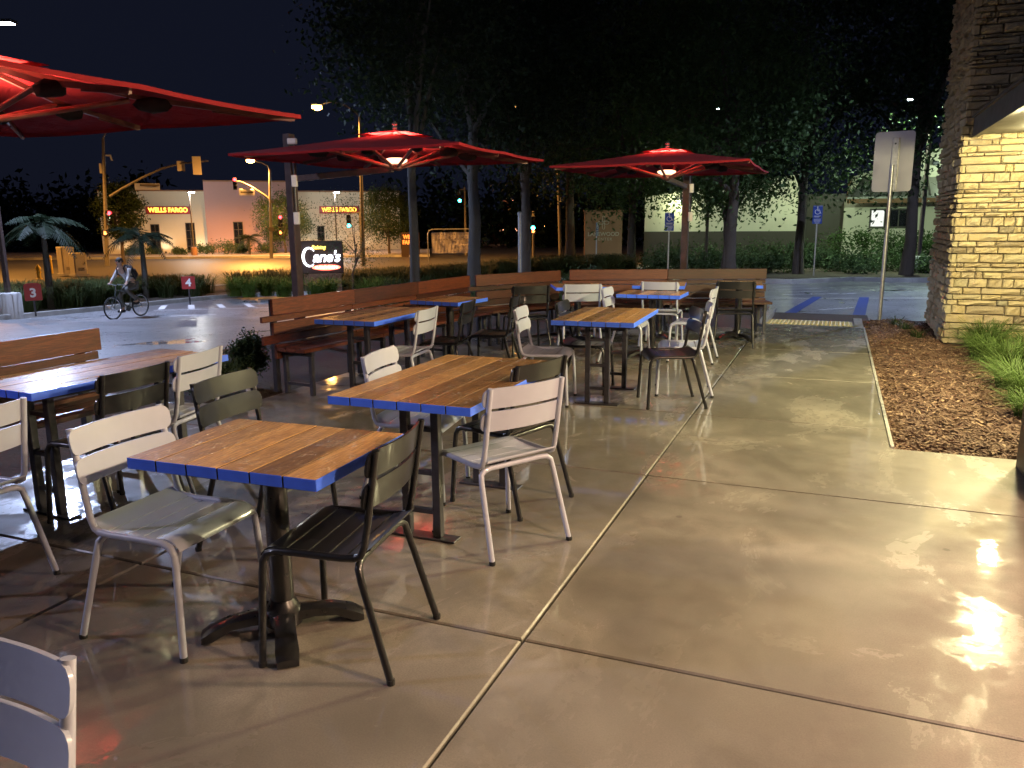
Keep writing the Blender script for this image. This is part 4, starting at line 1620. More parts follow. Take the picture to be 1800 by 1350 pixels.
def palm(label, px, depth, trunk_h, nfr, L, seed, group=None):
    rs = random.Random(seed)
    b = T(px, depth)
    t = empty("palm_tree", b)
    tag(t, label, "palm", group)
    MB().tube([(0, 0, -.1), (.03, 0, trunk_h * .5), (0, .02, trunk_h)], [.13, .10, .075], 10).build("trunk", M['palebark'], t, smooth=True)
    for k in range(nfr):
        a = 2 * math.pi * k / nfr + rs.uniform(-.25, .25)
        el = rs.uniform(.15, 1.25)
        d = Vector((math.cos(a), math.sin(a), 0))
        ln = L * rs.uniform(.8, 1.1)
        pts = []
        for i in range(8):
            s = i / 7
            pts.append(Vector((0, 0, trunk_h)) + d * (ln * s * math.cos(el * (1 - s * .5))) + Vector((0, 0, ln * (math.sin(el) * s - .95 * s * s * (.55 + .5 * math.cos(el))))))
        f = MB().tube(pts, [.018 - .0018 * i for i in range(8)], 5)
        for i in range(1, 22):
            s = .12 + .88 * i / 22
            j = min(6, int(s * 7))
            p = pts[j].lerp(pts[j + 1], s * 7 - j)
            tn = (pts[j + 1] - pts[j]).normalized()
            sd = tn.cross(Vector((0, 0, 1))).normalized()
            ll = ln * .30 * math.sin(math.pi * min(.97, .18 + .8 * s)) + .06
            for sg in (-1, 1):
                dirv = (sd * sg + tn * .55 + Vector((0, 0, -.35 - .25 * rs.random()))).normalized()
                e = p + dirv * ll
                w = tn * .022
                f.add([p - w, p + w, p.lerp(e, .6) + w * .8, e, p.lerp(e, .6) - w * .8], [(0, 1, 2, 3, 4)])
        f.build("frond", M['palm'], t)
    return t


palm("small feather palm in the verge before the bank, fronds arching", 265, 29.5, 2.25, 15, 1.45, 41)
palm("dim feather palm in the verge beside the red 3 sign", 98, 25, 2.7, 14, 1.4, 42)
palm("spiky palm on the rock bed below the pink wall", 450, 80.5, 1.6, 16, 1.7, 44)


ORD = ["first", "second", "third", "fourth", "fifth", "sixth", "seventh", "eighth", "ninth", "tenth", "eleventh", "twelfth", "thirteenth"]


def shrub(label, base, r, h, mat, seed, n=14, n_each=60, size=.05, group=None, name="shrub"):
    rs = random.Random(seed)
    t = empty(name, base)
    tag(t, label, "shrub", group)
    cs = []
    for k in range(n):
        a, q = rs.uniform(0, 2 * math.pi), math.sqrt(rs.random())
        cs.append((r * .75 * q * math.cos(a), r * .75 * q * math.sin(a), h * (.25 + .6 * rs.random() * (1 - .4 * q))))
    st = MB()
    for k in range(5):
        e = cs[k % len(cs)]
        st.tube([(0, 0, -.08), (e[0] * .5, e[1] * .5, e[2] * .55), e], [.014, .01, .004], 5)
    st.build("stems", M['bark'], t)
    leaf_cloud("foliage", cs, r * .26, n_each, size, mat, seed, t, .8)
    return t


shrub("small round box shrub in the gap between the benches", (-5.30, 5.62, -.03), .24, .40, M['shrub'], 51, 46, 150, .017)
shrub("upright small-leaved shrub at the end of the long bench", (-5.35, 6.22, -.03), .17, .66, M['shrub'], 52, 46, 130, .017)
k = 0
for i, (px, d, r, h) in enumerate(sorted(((818, 19, .5, .55), (858, 20, .55, .7), (890, 21, .5, .6), (905, 17, .45, .5), (948, 20, .6, .65), (985, 19, .6, .6), (1012, 18, .5, .75), (780, 17, .4, .5), (1038, 21, .6, .8), (655, 22, .45, .5), (712, 20, .5, .5), (870, 16.5, .35, .42), (960, 16.5, .35, .45)))):
    k += 1
    shrub("low green shrub behind the angled bench, %s from the lit sign" % ORD[i], onground(px, d, -.05), r, h * 1.15, M['shrub'], 60 + k, 16, 60, .045, "low shrubs behind the angled bench")
for i, (px, d, r, h) in enumerate(((1150, 33, .8, .9), (1200, 33, .9, 1.0), (1250, 32, .9, .9), (1300, 33, 1.0, 1.1), (1345, 32, .8, .8), (1385, 33, 1.0, 1.1), (1455, 33, .9, .9), (1500, 31, .8, .8), (1545, 33, .9, 1.0), (1610, 31, .9, .8))):
    k += 1
    shrub("dark island shrub at the back of the lot, %s from the umbrella post" % ORD[i], onground(px, d, .1), r, h, M['shrub'], 60 + k, 18, 60, .07, "dark shrubs on the island")
for i, (px, d, r, h) in enumerate(sorted(((286, 82, .8, .9), (330, 81, .7, .7), (375, 82, 1.1, 1.1), (410, 81.5, 1.2, 1.6), (438, 83, .9, 1.0), (480, 83, 1.1, 1.2), (560, 82, 1.2, 1.3), (600, 83, 1.1, 1.0), (250, 80.5, .9, 1.0)))):
    k += 1
    shrub("rounded shrub before the bank, %s along from the signal mast" % ORD[i], onground(px, d, .1), r, h, M['shrub'], 60 + k, 16, 60, .1, "shrubs before the bank")


# clipped hedge catching light before the metal-roofed building
def hedge(label, p0, p1, h, w, mat, seed):
    rs = random.Random(seed)
    p0, p1 = Vector(p0), Vector(p1)
    cs = [tuple(p0.lerp(p1, rs.random()) + Vector((rs.uniform(-w, w), rs.uniform(-w, w), h * (.15 + .8 * rs.random())))) for _ in range(90)]
    o = leaf_cloud("hedge", cs, .22, 80, .07, mat, seed)
    return tag(o, label, "hedge")


hedge("leafy hedge with a bright green top before the metal-roofed building", onground(1448, 37, .1), onground(1655, 36, .1), 1.5, .5, M['leaf2'], 91)
hedge("long dark hedge below the cream wall", onground(1150, 38, .1), onground(1440, 38, .1), 1.0, .4, M['shrub'], 92)


# ------------------------------------------------ grasses
def grass_mesh(name, roots, n_each, h, spread, mat, seed, w=.006, lean=.5):
    rg = np.random.default_rng(seed)
    C = np.repeat(np.array([tuple(r_) for r_ in roots], float), n_each, axis=0)
    n = len(C)
    a = rg.uniform(0, 2 * np.pi, n)
    q = rg.uniform(0, 1, n) ** .7
    base = C + np.stack([np.cos(a) * spread * .35 * q, np.sin(a) * spread * .35 * q, np.zeros(n)], 1)
    H_ = h * rg.uniform(.55, 1.1, n)
    d = np.stack([np.cos(a + rg.normal(0, .5, n)), np.sin(a + rg.normal(0, .5, n)), np.zeros(n)], 1)
    ln = (lean * rg.uniform(.2, 1.2, n) * H_)[:, None]
    sd = np.stack([-d[:, 1], d[:, 0], np.zeros(n)], 1) * w
    up = np.array([0, 0, 1.0])
    p1 = base + d * ln * .25 + up * (H_ * .55)[:, None]
    p2 = base + d * ln * 1.0 + up * (H_ * .88)[:, None]
    p3 = base + d * ln * 1.7 + up * (H_ * .82)[:, None]
    V = np.stack([base - sd, base + sd, p1 + sd, p1 - sd, p2 + sd * .7, p2 - sd * .7, p3], 1).reshape(-1, 3)
    i0 = np.arange(n) * 7
    F = []
    quads = np.concatenate([np.stack([i0, i0 + 1, i0 + 2, i0 + 3], 1), np.stack([i0 + 3, i0 + 2, i0 + 4, i0 + 5], 1)])
    tris = np.stack([i0 + 5, i0 + 4, i0 + 6], 1)
    me = bpy.data.meshes.new(name)
    me.vertices.add(len(V))
    me.vertices.foreach_set("co", V.ravel())
    idx = np.concatenate([quads.ravel(), tris.ravel()]).astype(np.int32)
    me.loops.add(len(idx))
    me.loops.foreach_set("vertex_index", idx)
    starts = np.concatenate([np.arange(len(quads)) * 4, len(quads) * 4 + np.arange(len(tris)) * 3]).astype(np.int32)
    tot = np.concatenate([np.full(len(quads), 4), np.full(len(tris), 3)]).astype(np.int32)
    me.polygons.add(len(starts))
    me.polygons.foreach_set("loop_start", starts)
    me.polygons.foreach_set("loop_total", tot)
    me.materials.append(mat)
    me.update(calc_edges=True)
    return me


def clump(label, p, h, sp, n, mat, seed, w=.006, lean=.5, group=None):
    t = place(grass_mesh("grass_clump", [(0, 0, 0)], n, h, sp, mat, seed, w, lean), "grass_clump", None, p)
    return tag(t, label, "grass", group)


for i, (x, y, h, sp) in enumerate(((1.62, 10.75, .42, .55), (1.50, 10.0, .36, .5), (1.62, 9.2, .42, .6), (1.50, 8.4, .34, .5), (1.50, 7.7, .38, .55), (1.40, 7.1, .26, .4), (2.0, 9.9, .45, .6), (1.95, 8.9, .42, .6))):
    lab = ["bright green grass clump at the foot of the stone wall", "bright grass clump second out from the stone wall", "full grass clump midway along the mulch bed", "short grass clump past the middle of the mulch bed",
           "grass clump leaning over the mulch near the entrance column", "smallest green tuft closest to the entrance column", "grass clump behind the row against the stone wall", "grass clump behind the row at the picture edge"][i]
    clump(lab, (x + .12, y, -.02), h * .98, sp * .9, 380, M['bedgrass'], 200 + i, .0035, .8, "grass clumps in the mulch bed")
for i, (x, y) in enumerate(((.98, 12.4), (1.08, 11.7), (.9, 12.9))):
    clump(["thin weedy tuft midway between sign pole and stone corner", "thin weedy tuft nearest the stone corner in the mulch", "thin weedy tuft closest to the bare sign pole"][i], (x, y, -.01), .16, .25, 60, M['dgrass'], 230 + i, .004, .9, "weedy tufts by the stone corner")

# verge grass: nobody could count it
rs = random.Random(8)
roots = []
for k in range(330):
    s = rs.random()
    if s < .55:
        x, y = rs.uniform(-26.4, -22.4), rs.uniform(10, 25.5)
        if x > -22.9 and rs.random() < .6:
            continue
    else:
        x, y = rs.uniform(-25, -8), 0
        f = lerp([(-25, 27.5), (-22, 26.4), (-20.6, 27.2), (-19, 27.8), (-8, 29)], x)
        y = f + rs.uniform(.2, 5.0)
    roots.append((x, y, terr(x, y) + .1))
tag(place(grass_mesh("verge_grass", roots, 130, .85, .9, M['dgrass'], 81, .009, .7), "verge_grass"), "tufted ornamental grass filling the verge along the drive aisle", "grass", kind='stuff')
for i, (px, d) in enumerate(((690, 23), (700, 21), (712, 19), (742, 20), (757, 21))):
    clump("dark upright reed clump by the slender pale trunk, %s from the lit sign" % ORD[i], onground(px, d, -.05), 1.15, .5, 150, M['dgrass'], 240 + i, .007, .22, "reed clumps under the slender tree")
for i, (px, d) in enumerate(((420, 30.5), (445, 30), (475, 30.5), (505, 30), (560, 28.5), (582, 29), (650, 28), (675, 28.5))):
    clump("arching pale green grass clump, %s along the verge from the drain corner" % ORD[i], onground(px, d, .1), .8, .8, 320, M['grass'], 260 + i, .008, .8, "arching grasses near the lit sign")
for i, (px, d) in enumerate(((1040, 16.8), (1062, 16.4), (1072, 18.5), (1083, 17.2))):
    b = onground(px, d, 0)
    t = empty("agave", b)
    tag(t, "grey spiky agave peeking over the back bench, %s from the brown wall" % ORD[i], "plant", "agaves behind the back bench")
    rq = random.Random(300 + i)
    for j in range(16):
        a = j * 2.4
        el = rq.uniform(.5, 1.3)
        dd = Vector((math.cos(a) * math.cos(el), math.sin(a) * math.cos(el), math.sin(el)))
        L = rq.uniform(.38, .55)
        sdv = Vector((-math.sin(a), math.cos(a), 0))
        mid = dd * L * .45
        tip = dd * L
        MB().add([sdv * .03, -sdv * .03, mid - sdv * .045, tip, mid + sdv * .045, mid - Vector((0, 0, .012))], [(0, 4, 5), (0, 5, 1), (1, 5, 2), (4, 3, 5), (5, 3, 2), (0, 1, 2, 3, 4)]).build("leaf", M['agave'], t)


# ================================================================== street: signals, lamps, bank
def signal_head(parent, c, rz, lit, n=3, s=1.0, kind='signal_head'):
    """three-lens signal facing local -Y after rz"""
    h = MB().box((0, 0, 0), (.36 * s, .22 * s, .36 * n * s), None, 0, .03 * s).build(kind, M['iron'], parent, c, rz)
    for k in range(n):
        z = (.36 * (n - 1) / 2 - .36 * k) * s
        m = M['darkglass']
        if k == lit:
            m = {0: M['redlens'], 1: M['logoyellow'], 2: M['greenlens']}[k]
        MB().lathe((0, -.118 * s, z), [(.14 * s, 0), (.14 * s, -.01), (.05 * s, -.03)], 14, axis='y').build("lens", m, h)
        # visor
        v = MB()
        vs, fs = [], []
        for i in range(9):
            a = R(-20 + 220 * i / 8)
            for y in (-.11, -.32):
                vs.append((.155 * s * math.cos(a), y * s, z + .155 * s * math.sin(a)))
        fs = [(2 * i, 2 * i + 1, 2 * i + 3, 2 * i + 2) for i in range(8)]
        v.add(vs, fs).build("visor", M['iron'], h)
    return h


def ped_head(parent, c, rz, s=1.0):
    h = MB().box((0, 0, 0), (.42 * s, .2 * s, .42 * s), None, 0, .02).build("walk_signal", M['iron'], parent, c, rz)
    mb = MB()
    mb.box((0, -.11 * s, -.03 * s), (.16 * s, .02, .16 * s))
    for k in range(4):
        mb.box((-.06 * s + .04 * k * s, -.11 * s, .09 * s), (.026 * s, .02, .12 * s))
    mb.box((.11 * s, -.11 * s, -.01 * s), (.05 * s, .02, .05 * s))
    mb.build("hand_symbol", M['handlens'], h)
    return h


def rel(base, p):
    return Vector(p) - Vector(base)


# mast at the near corner of the junction, arm over the road
b = T(203, 62)
ms = empty("signal_mast", b)
tag(ms, "signal mast with a long curved arm and no lamp lit on it, beside the palms", "signal mast")
top = rel(b, at(181, 243, 62))
MB().tube([(0, 0, 0), top * .5, top], [.17, .14, .10], 12).build("pole", M['polepaint'], ms, smooth=True)
MB().tube([top, rel(b, at(186, 234, 62)), rel(b, at(205, 224.5, 62)), rel(b, at(292, 218.5, 62))], [.06, .05, .05, .035], 8).build("luminaire_arm", M['polepaint'], ms, smooth=True)
MB().box(rel(b, at(297, 219, 62)), (.5, .25, .12), None, 0, .03).build("luminaire", M['galv'], ms)
arm = MB().tube([rel(b, at(x_, y_, 62)) for x_, y_ in ((193, 345), (215, 331), (250, 312), (285, 296), (320, 287), (366, 283))], [.10, .095, .085, .075, .065, .05], 10).build("mast_arm", M['polepaint'], ms, smooth=True)
fz = face_cam(b)
hd = signal_head(ms, rel(b, at(346, 291, 62)), fz + math.pi, None)
MB().box(rel(b, at(346, 291, 61.8)), (.62, .03, 1.35), (0, 0, fz), 0, .01).build("backplate", M['cab'], ms)
MB().box(rel(b, at(318, 292, 62)), (.55, .05, .75), (0, 0, fz), 0, .01).build("camera_box", M['cab'], ms)
sg = MB().box(rel(b, at(259, 328, 62)), (1.75, .05, .48), (0, 0, fz), 0, .01).build("street_name_sign", M['sign_back'], ms)
MB().box(rel(b, at(263, 325.5, 61.9)), (1.35, .03, .14), (0, 0, fz)).build("sign_band", M['trim'], ms)
cb = MB().tube([rel(b, at(186, 273, 62)), rel(b, at(194, 273, 62)), rel(b, at(197, 282, 62))], [.06, .09, .07], 8).build("camera", M['white'], ms, smooth=True)
MB().box(rel(b, at(177, 296, 62)), (.18, .2, .75), (0, 0, fz), 0, .02).build("cabinet", M['cab'], ms)
hd = signal_head(ms, rel(b, at(191, 383, 61.7)), fz + .35, 0)
signal_head(ms, rel(b, at(203, 383, 62.2)), fz + 1.3, None)
ped_head(ms, rel(b, at(184.5, 410, 61.7)), fz)

# mast at the far corner with a burning sodium lamp
b = T(487, 74)
ms = empty("signal_mast", b)
tag(ms, "signal mast with a glowing sodium lamp and red signal arm before the bank", "signal mast")
fz = face_cam(b)
top = rel(b, at(474, 300, 74))
MB().tube([(0, 0, 0), top * .5, top], [.17, .14, .10], 12).build("pole", M['polepaint'], ms, smooth=True)
MB().tube([top, rel(b, at(470, 291, 74)), rel(b, at(460, 286, 74)), rel(b, at(446, 283, 74))], [.06, .05, .05, .04], 8).build("luminaire_arm", M['polepaint'], ms, smooth=True)
lc = rel(b, at(440, 282, 74))
lm_ = MB().box(lc + Vector((0, 0, .08)), (.7, .3, .12), (0, 0, fz), 0, .03).build("luminaire", M['galv'], ms)
MB().lathe(lc, [(.16, -.2), (.34, -.12), (.36, .02)], 14).build("lamp_bowl", M['lampsod'], ms, smooth=True)
lamp(ms, lc + Vector((0, 0, -.35)), 12000, SODIUM, .2, 164, (0, 0, -1), .4)
MB().tube([rel(b, at(x_, y_, 74)) for x_, y_ in ((481, 356), (462, 341), (440, 327), (425, 320), (412, 317))], [.10, .09, .075, .06, .05], 10).build("mast_arm", M['polepaint'], ms, smooth=True)
signal_head(ms, rel(b, at(413, 323, 74)), fz, 0)
MB().box(rel(b, at(434, 338, 74)), (1.35, .05, .55), (0, 0, fz), 0, .01).build("street_name_sign", M['sign_back'], ms)
MB().box(rel(b, at(434, 338, 73.9)), (1.1, .03, .13), (0, 0, fz)).build("sign_band", M['trim'], ms)
signal_head(ms, rel(b, at(493, 389, 73.7)), fz, 0)
ped_head(ms, rel(b, at(493, 409, 73.7)), fz)
MB().box(rel(b, at(477, 403, 73.8)), (.5, .04, .35), (0, 0, fz)).build("plate", M['trim'], ms)


def street_lamp(label, px, d, top_px, top_py, head_px, head_py, power=9000, lit=True):
    b = T(px, d)
    t = empty("street_lamp", b)
    tag(t, label, "street lamp", "sodium street lamps")
    top = rel(b, at(top_px, top_py, d))
    hd_ = rel(b, at(head_px, head_py, d))
    MB().tube([(0, 0, 0), top * .5, top], [.15, .12, .08], 12).build("pole", M['polepaint'], t, smooth=True)
    MB().tube([top, top.lerp(hd_, .3) + Vector((0, 0, .5)), top.lerp(hd_, .65) + Vector((0, 0, .55)), hd_ + Vector((0, 0, .12))], [.06, .05, .045, .04], 8).build("arm", M['polepaint'], t, smooth=True)
    MB().box(hd_ + Vector((0, 0, .12)), (.75, .32, .13), (0, 0, face_cam(b)), 0, .03).build("luminaire", M['galv'], t)
    MB().lathe(hd_, [(.16, -.2), (.34, -.12), (.36, .04)], 14).build("lamp_bowl", M['lampsod'], t, smooth=True)
    lamp(t, hd_ + Vector((0, 0, -.4)), power, SODIUM, .2, 164, (0, 0, -1), .4)
    return t


street_lamp("street lamp with an orange glow between the first two umbrellas", 645, 58, 632, 203, 557, 188)
street_lamp("added street lamp far past the palms, out of view", -170, 52, -178, 190, -110, 185)  # extra unseen lamp, added to raise the light on the road
street_lamp("added street lamp unseen behind the tree crowns, lighting the crossing", 985, 60, 978, 200, 900, 190, 4500)  # extra lamp hidden by foliage, added to brighten the street

for label, px, d, hz, pz in (("slim pale lamp standard before the bank with a white lamp on top", 355, 79.5, 337, 1), ("slim lamp standard behind the feathery tree, white lamp on top", 601, 84, 337, 0)):
    b = T(px, d)
    t = empty("bank_lamp", b)
    tag(t, label, "lamp post", "lamp standards before the bank")
    h = at(px, hz, d).z - b.z
    MB().lathe((0, 0, 0), [(.30, 0), (.30, .9), (.12, .95)], 14).build("footing", M['stuccob'], t, smooth=True)
    MB().tube([(0, 0, .8), (0, 0, h)], [.08, .06], 8).build("pole", M['trim'], t, smooth=True)
    MB().box((.25, 0, h), (.75, .35, .12), None, 0, .02).build("head", M['galv'], t)
    MB().box((.3, 0, h - .075), (.5, .3, .05)).build("lens", M['lampcool'], t)
    lamp(t, (.3, 0, h - .25), 700, (.95, .95, .9), .2)

for label, pole, (px, py, d), g, ped in (("green traffic light before the bank's second sign", 643, (613, 389, 68), True, False),
                                         ("green traffic light hanging dimly above the banner", 822, (808, 346, 78), True, False),
                                         ("green traffic light with an orange hand below it, beside the lit tree", 938, (937, 392, 62), True, True)):
    b = T(pole, d)
    t = empty("traffic_signal", b)
    tag(t, label, "traffic light", "green traffic lights across the junction")
    fz = face_cam(b)
    c = rel(b, at(px, py, d))
    hgt = max(c.z + .9, .5)
    MB().tube([(0, 0, 0), (0, 0, hgt)], [.12, .09], 10).build("pole", M['polepaint'], t, smooth=True)
    if abs(px - pole) > 4:
        MB().tube([(0, 0, hgt - .2), c + Vector((0, 0, .65))], [.06, .04], 8).build("arm", M['polepaint'], t, smooth=True)
        MB().tube([c + Vector((0, 0, .67)), c + Vector((0, 0, .4))], .03, 6).build("hanger", M['polepaint'], t)
    off = (at(px, py, d - .35) - at(px, py, d)) if ped else Vector((0, 0, 0))
    signal_head(t, c + off, fz, 2)
    if ped:
        ped_head(t, rel(b, at(937, 406.5, d - .35)), fz)


# --- bank
def bank():
    d0 = 89.0
    b = onground(450, d0)
    t = empty("bank_building", b, face_cam(b))
    tag(t, "low stucco bank with glowing yellow signs and a taller pink block", "building")
    kx = d0 / 1390

    def X(px):
        return (px - 450) * kx * 1.06

    def Z(py):
        return EYE + (395.3 - py) / 1390 * d0 * 1.03 - b.z
    hL, hP = Z(341), Z(326)
    MB().box(((X(235) + X(392)) / 2, 4.0, hL / 2), (X(392) - X(235), 8.0, hL)).build("wall", M['stucco'], t)
    MB().box(((X(388) + X(524)) / 2, 3.4, hP / 2), (X(524) - X(388), 8.8, hP)).build("pink_wall", M['pink'], t)
    MB().box(((X(522) + X(700)) / 2, 4.2, hL / 2), (X(700) - X(522), 8.0, hL)).build("wall", M['stucco'], t)
    for x0, x1, y, h in ((235, 387.6, -.06, hL), (388, 524, -1.06, hP), (524.4, 700, .14, hL)):
        MB().box(((X(x0) + X(x1)) / 2, y + .1, h + .06), (X(x1) - X(x0), .45, .14), None, 0, .02).build("parapet", M['stuccob'], t)
    for px0, px1, py0, py1, y in ((305, 318, 393, 446, 0), (356, 370, 391, 446, 0), (428, 443, 390, 446, -1), (560, 572, 398, 446, .2)):
        w = X(px1) - X(px0)
        h = Z(py0)
        xc = (X(px0) + X(px1)) / 2
        wi = MB().box((xc, y - .03, h / 2), (w, .06, h)).build("window", M['trim'], t)
        MB().box((xc, y - .07, h / 2 + .05), (w - .16, .03, h - .25)).build("pane", M['darkglass'], wi)
        mu = MB()
        mu.box((xc, y - .10, h / 2), (.05, .04, h - .1))
        for z in (.25, .5, .75):
            mu.box((xc, y - .10, h * z), (w - .1, .04, .05))
        mu.build("muntin", M['trim'], wi)
    for px, y in ((333, 0), (598, .2)):
        s = MB().box((X(px), y - .06, Z(371)), (X(366) - X(301), .12, .82), None, 0, .02).build("sign_box", M['sign_red'], t)
        text("lettering", "WELLS FARGO", .66, M['bankletters'], s, (X(px), y - .15, Z(371)), offset=.022, extrude=.03, sx=(X(363) - X(303)) / 4.55)
    # wall washers
    for px, y, p in ((262, -.9, 22), (325, -.9, 50), (375, -.9, 50), (412, -2.0, 30), (470, -2.0, 30), (545, -.8, 28), (590, -.8, 28), (640, -.8, 14)):
        f = MB().lathe((X(px), y, .2), [(.09, -.1), (.1, .12), (.07, .14)], 10).build("wall_washer", M['steel'], t)
        lamp(t, (X(px), y, .42), p, (1.0, .86, .62), .08, 130, (0, .55, 1), .9)
    # monument sign
    mz = onground(727, 76)
    q = empty("monument_sign", mz, face_cam(mz))
    tag(q, "small glowing orange monument sign of the bank beyond the slender tree", "sign")
    k2 = 76 / 1390
    zc = EYE + (393.5 - 421) * k2 - mz.z
    MB().box((0, .1, zc / 2 + .3), (1.75, .3, zc + .8), None, 0, .03).build("cabinet", M['brown'], q)
    text("lettering", "WELLS", .52, M['bankletters2'], q, (0, -.07, zc + .26), offset=.02, extrude=.02, sx=.85)
    text("lettering", "FARGO", .52, M['bankletters2'], q, (0, -.07, zc - .24), offset=.02, extrude=.02, sx=.85)


bank()


# --- lit restaurant monument sign
def restaurant_sign():
    d = 33.0
    b = onground(574, d)
    t = empty("restaurant_sign", b, face_cam(b))
    tag(t, "dark monument sign with a glowing white script logo at the verge corner", "sign")
    k = d / 1390
    zc = EYE + (394.3 - 451) * k - b.z
    MB().box((0, .2, zc + .02), (1.72, .36, 1.34), None, 0, .03).build("cabinet", M['brown'], t)
    MB().box((0, .2, (zc - .62) / 2), (1.5, .30, zc - .6)).build("plinth", M['stuccob'], t)
    text("script_lettering", "ane's", .62, M['logowhite'], t, (.17, -.03, zc + .02), offset=.012, extrude=.012, shear=.25, spacing=.92, sx=.98)
    # sweeping big initial
    mb = MB()
    pts = []
    for i in range(22):
        a = R(40 + 270 * i / 21)
        pts.append((-.50 + .25 * math.cos(a), -.03, zc + .03 + .37 * math.sin(a)))
    mb.tube(pts, [.016 + .036 * math.sin(math.pi * i / 21) for i in range(22)], 8)
    mb.build("script_swash", M['logowhite'], t)
    text("script_lettering", "Raising", .20, M['logoyellow'], t, (-.12, -.03, zc + .42), offset=.006, extrude=.012, shear=.2)
    n = 28
    ov = MB()
    ring = [(.16 + .58 * math.cos(2 * math.pi * i / n), zc - .40 + .115 * math.sin(2 * math.pi * i / n)) for i in range(n)]
    ov.add([(x, -.012, z) for x, z in ring] + [(x, .02, z) for x, z in ring], [tuple(range(n))] + [(i, (i + 1) % n, n + (i + 1) % n, n + i) for i in range(n)])
    o = ov.build("oval", M['logored'], t)
    text("lettering", "CHICKEN FINGERS", .105, M['logowhite'], o, (.16, -.024, zc - .40), offset=.002, extrude=.006)


restaurant_sign()

# --- banner on a tube frame
b = onground(801, 60)
t = empty("banner_stand", b, face_cam(b))
tag(t, "pale banner stretched in a rounded tube frame beside the grey trunk", "banner")
k = 60 / 1390
z1, z0 = EYE + (393 - 403) * k - b.z, EYE + (393 - 446) * k - b.z
w = 88 * k
pts = [(-w / 2, 0, 0), (-w / 2, 0, z1 - .35), (-w / 2 + .1, 0, z1 - .1), (-w / 2 + .35, 0, z1), (w / 2 - .35, 0, z1), (w / 2 - .1, 0, z1 - .1), (w / 2, 0, z1 - .35), (w / 2, 0, 0)]
MB().tube(pts, .045, 8).build("frame", M['galv'], t, smooth=True)
nx, nz = 16, 8
vs = [(-w / 2 + .28 + (w - .56) * i / nx, .04 * math.sin(i * 1.3 + j * .7), z0 + .1 + (z1 - z0 - .32) * j / nz) for j in range(nz + 1) for i in range(nx + 1)]
fs = [(j * (nx + 1) + i, j * (nx + 1) + i + 1, (j + 1) * (nx + 1) + i + 1, (j + 1) * (nx + 1) + i) for j in range(nz) for i in range(nx)]
cl = MB().add(vs, fs).build("cloth", M['banner'], t)
ink = MB()
rs = random.Random(12)
for row, hh in ((.80, .10), (.60, .13)):
    x = -w * .34
    while x < w * .34:
        ww = rs.uniform(.08, .2)
        ink.box((x, -.055, z0 + (z1 - z0) * row), (ww, .004, hh * rs.uniform(.7, 1.3)))
        x += ww + .07
for i in range(3):
    ink.tube([(.2 + .42 * i + .2 * math.cos(a / 3.0), -.055, z0 + (z1 - z0) * .28 + .2 * math.sin(a / 3.0)) for a in range(0, 17)], .02, 5)
ink.build("faded_print", M['bannerink'], cl)

# --- brown monument wall with lettering
b = onground(1058, 44)
t = empty("monument_wall", b, face_cam(b, .1))
tag(t, "tall brown stucco monument wall with pale emblem and shopping centre name", "sign")
k = 44 / 1390
z1 = EYE + (390.4 - 372) * k - b.z
MB().box((0, .3, z1 / 2), (2.05, .5, z1), None, 0, .02).build("wall", M['stuccob'], t)
MB().box((0, .3, z1 + .03), (2.15, .6, .08), None, 0, .02).build("cap", M['stuccob'], t)
zl = EYE + (390.4 - 411) * k - b.z
text("lettering", "LAKEWOOD", .30, M['dulllet'], t, (0, .04, zl), extrude=.012, offset=.004)
text("lettering", "CENTER", .22, M['dulllet'], t, (0, .04, zl - .27), extrude=.012, spacing=1.25)
em = MB()
for a in range(4):
    th = a * math.pi / 2
    em.tube([(.16 * math.cos(th) + .13 * math.cos(th) * math.cos(p_ / 2) - .07 * math.sin(th) * math.sin(p_ / 2), .03, zl + .62 + (.16 * math.sin(th) + .13 * math.sin(th) * math.cos(p_ / 2) + .07 * math.cos(th) * math.sin(p_ / 2)) * 1.25) for p_ in range(0, 13)], .016, 5)
em.build("emblem", M['dulllet'], t)


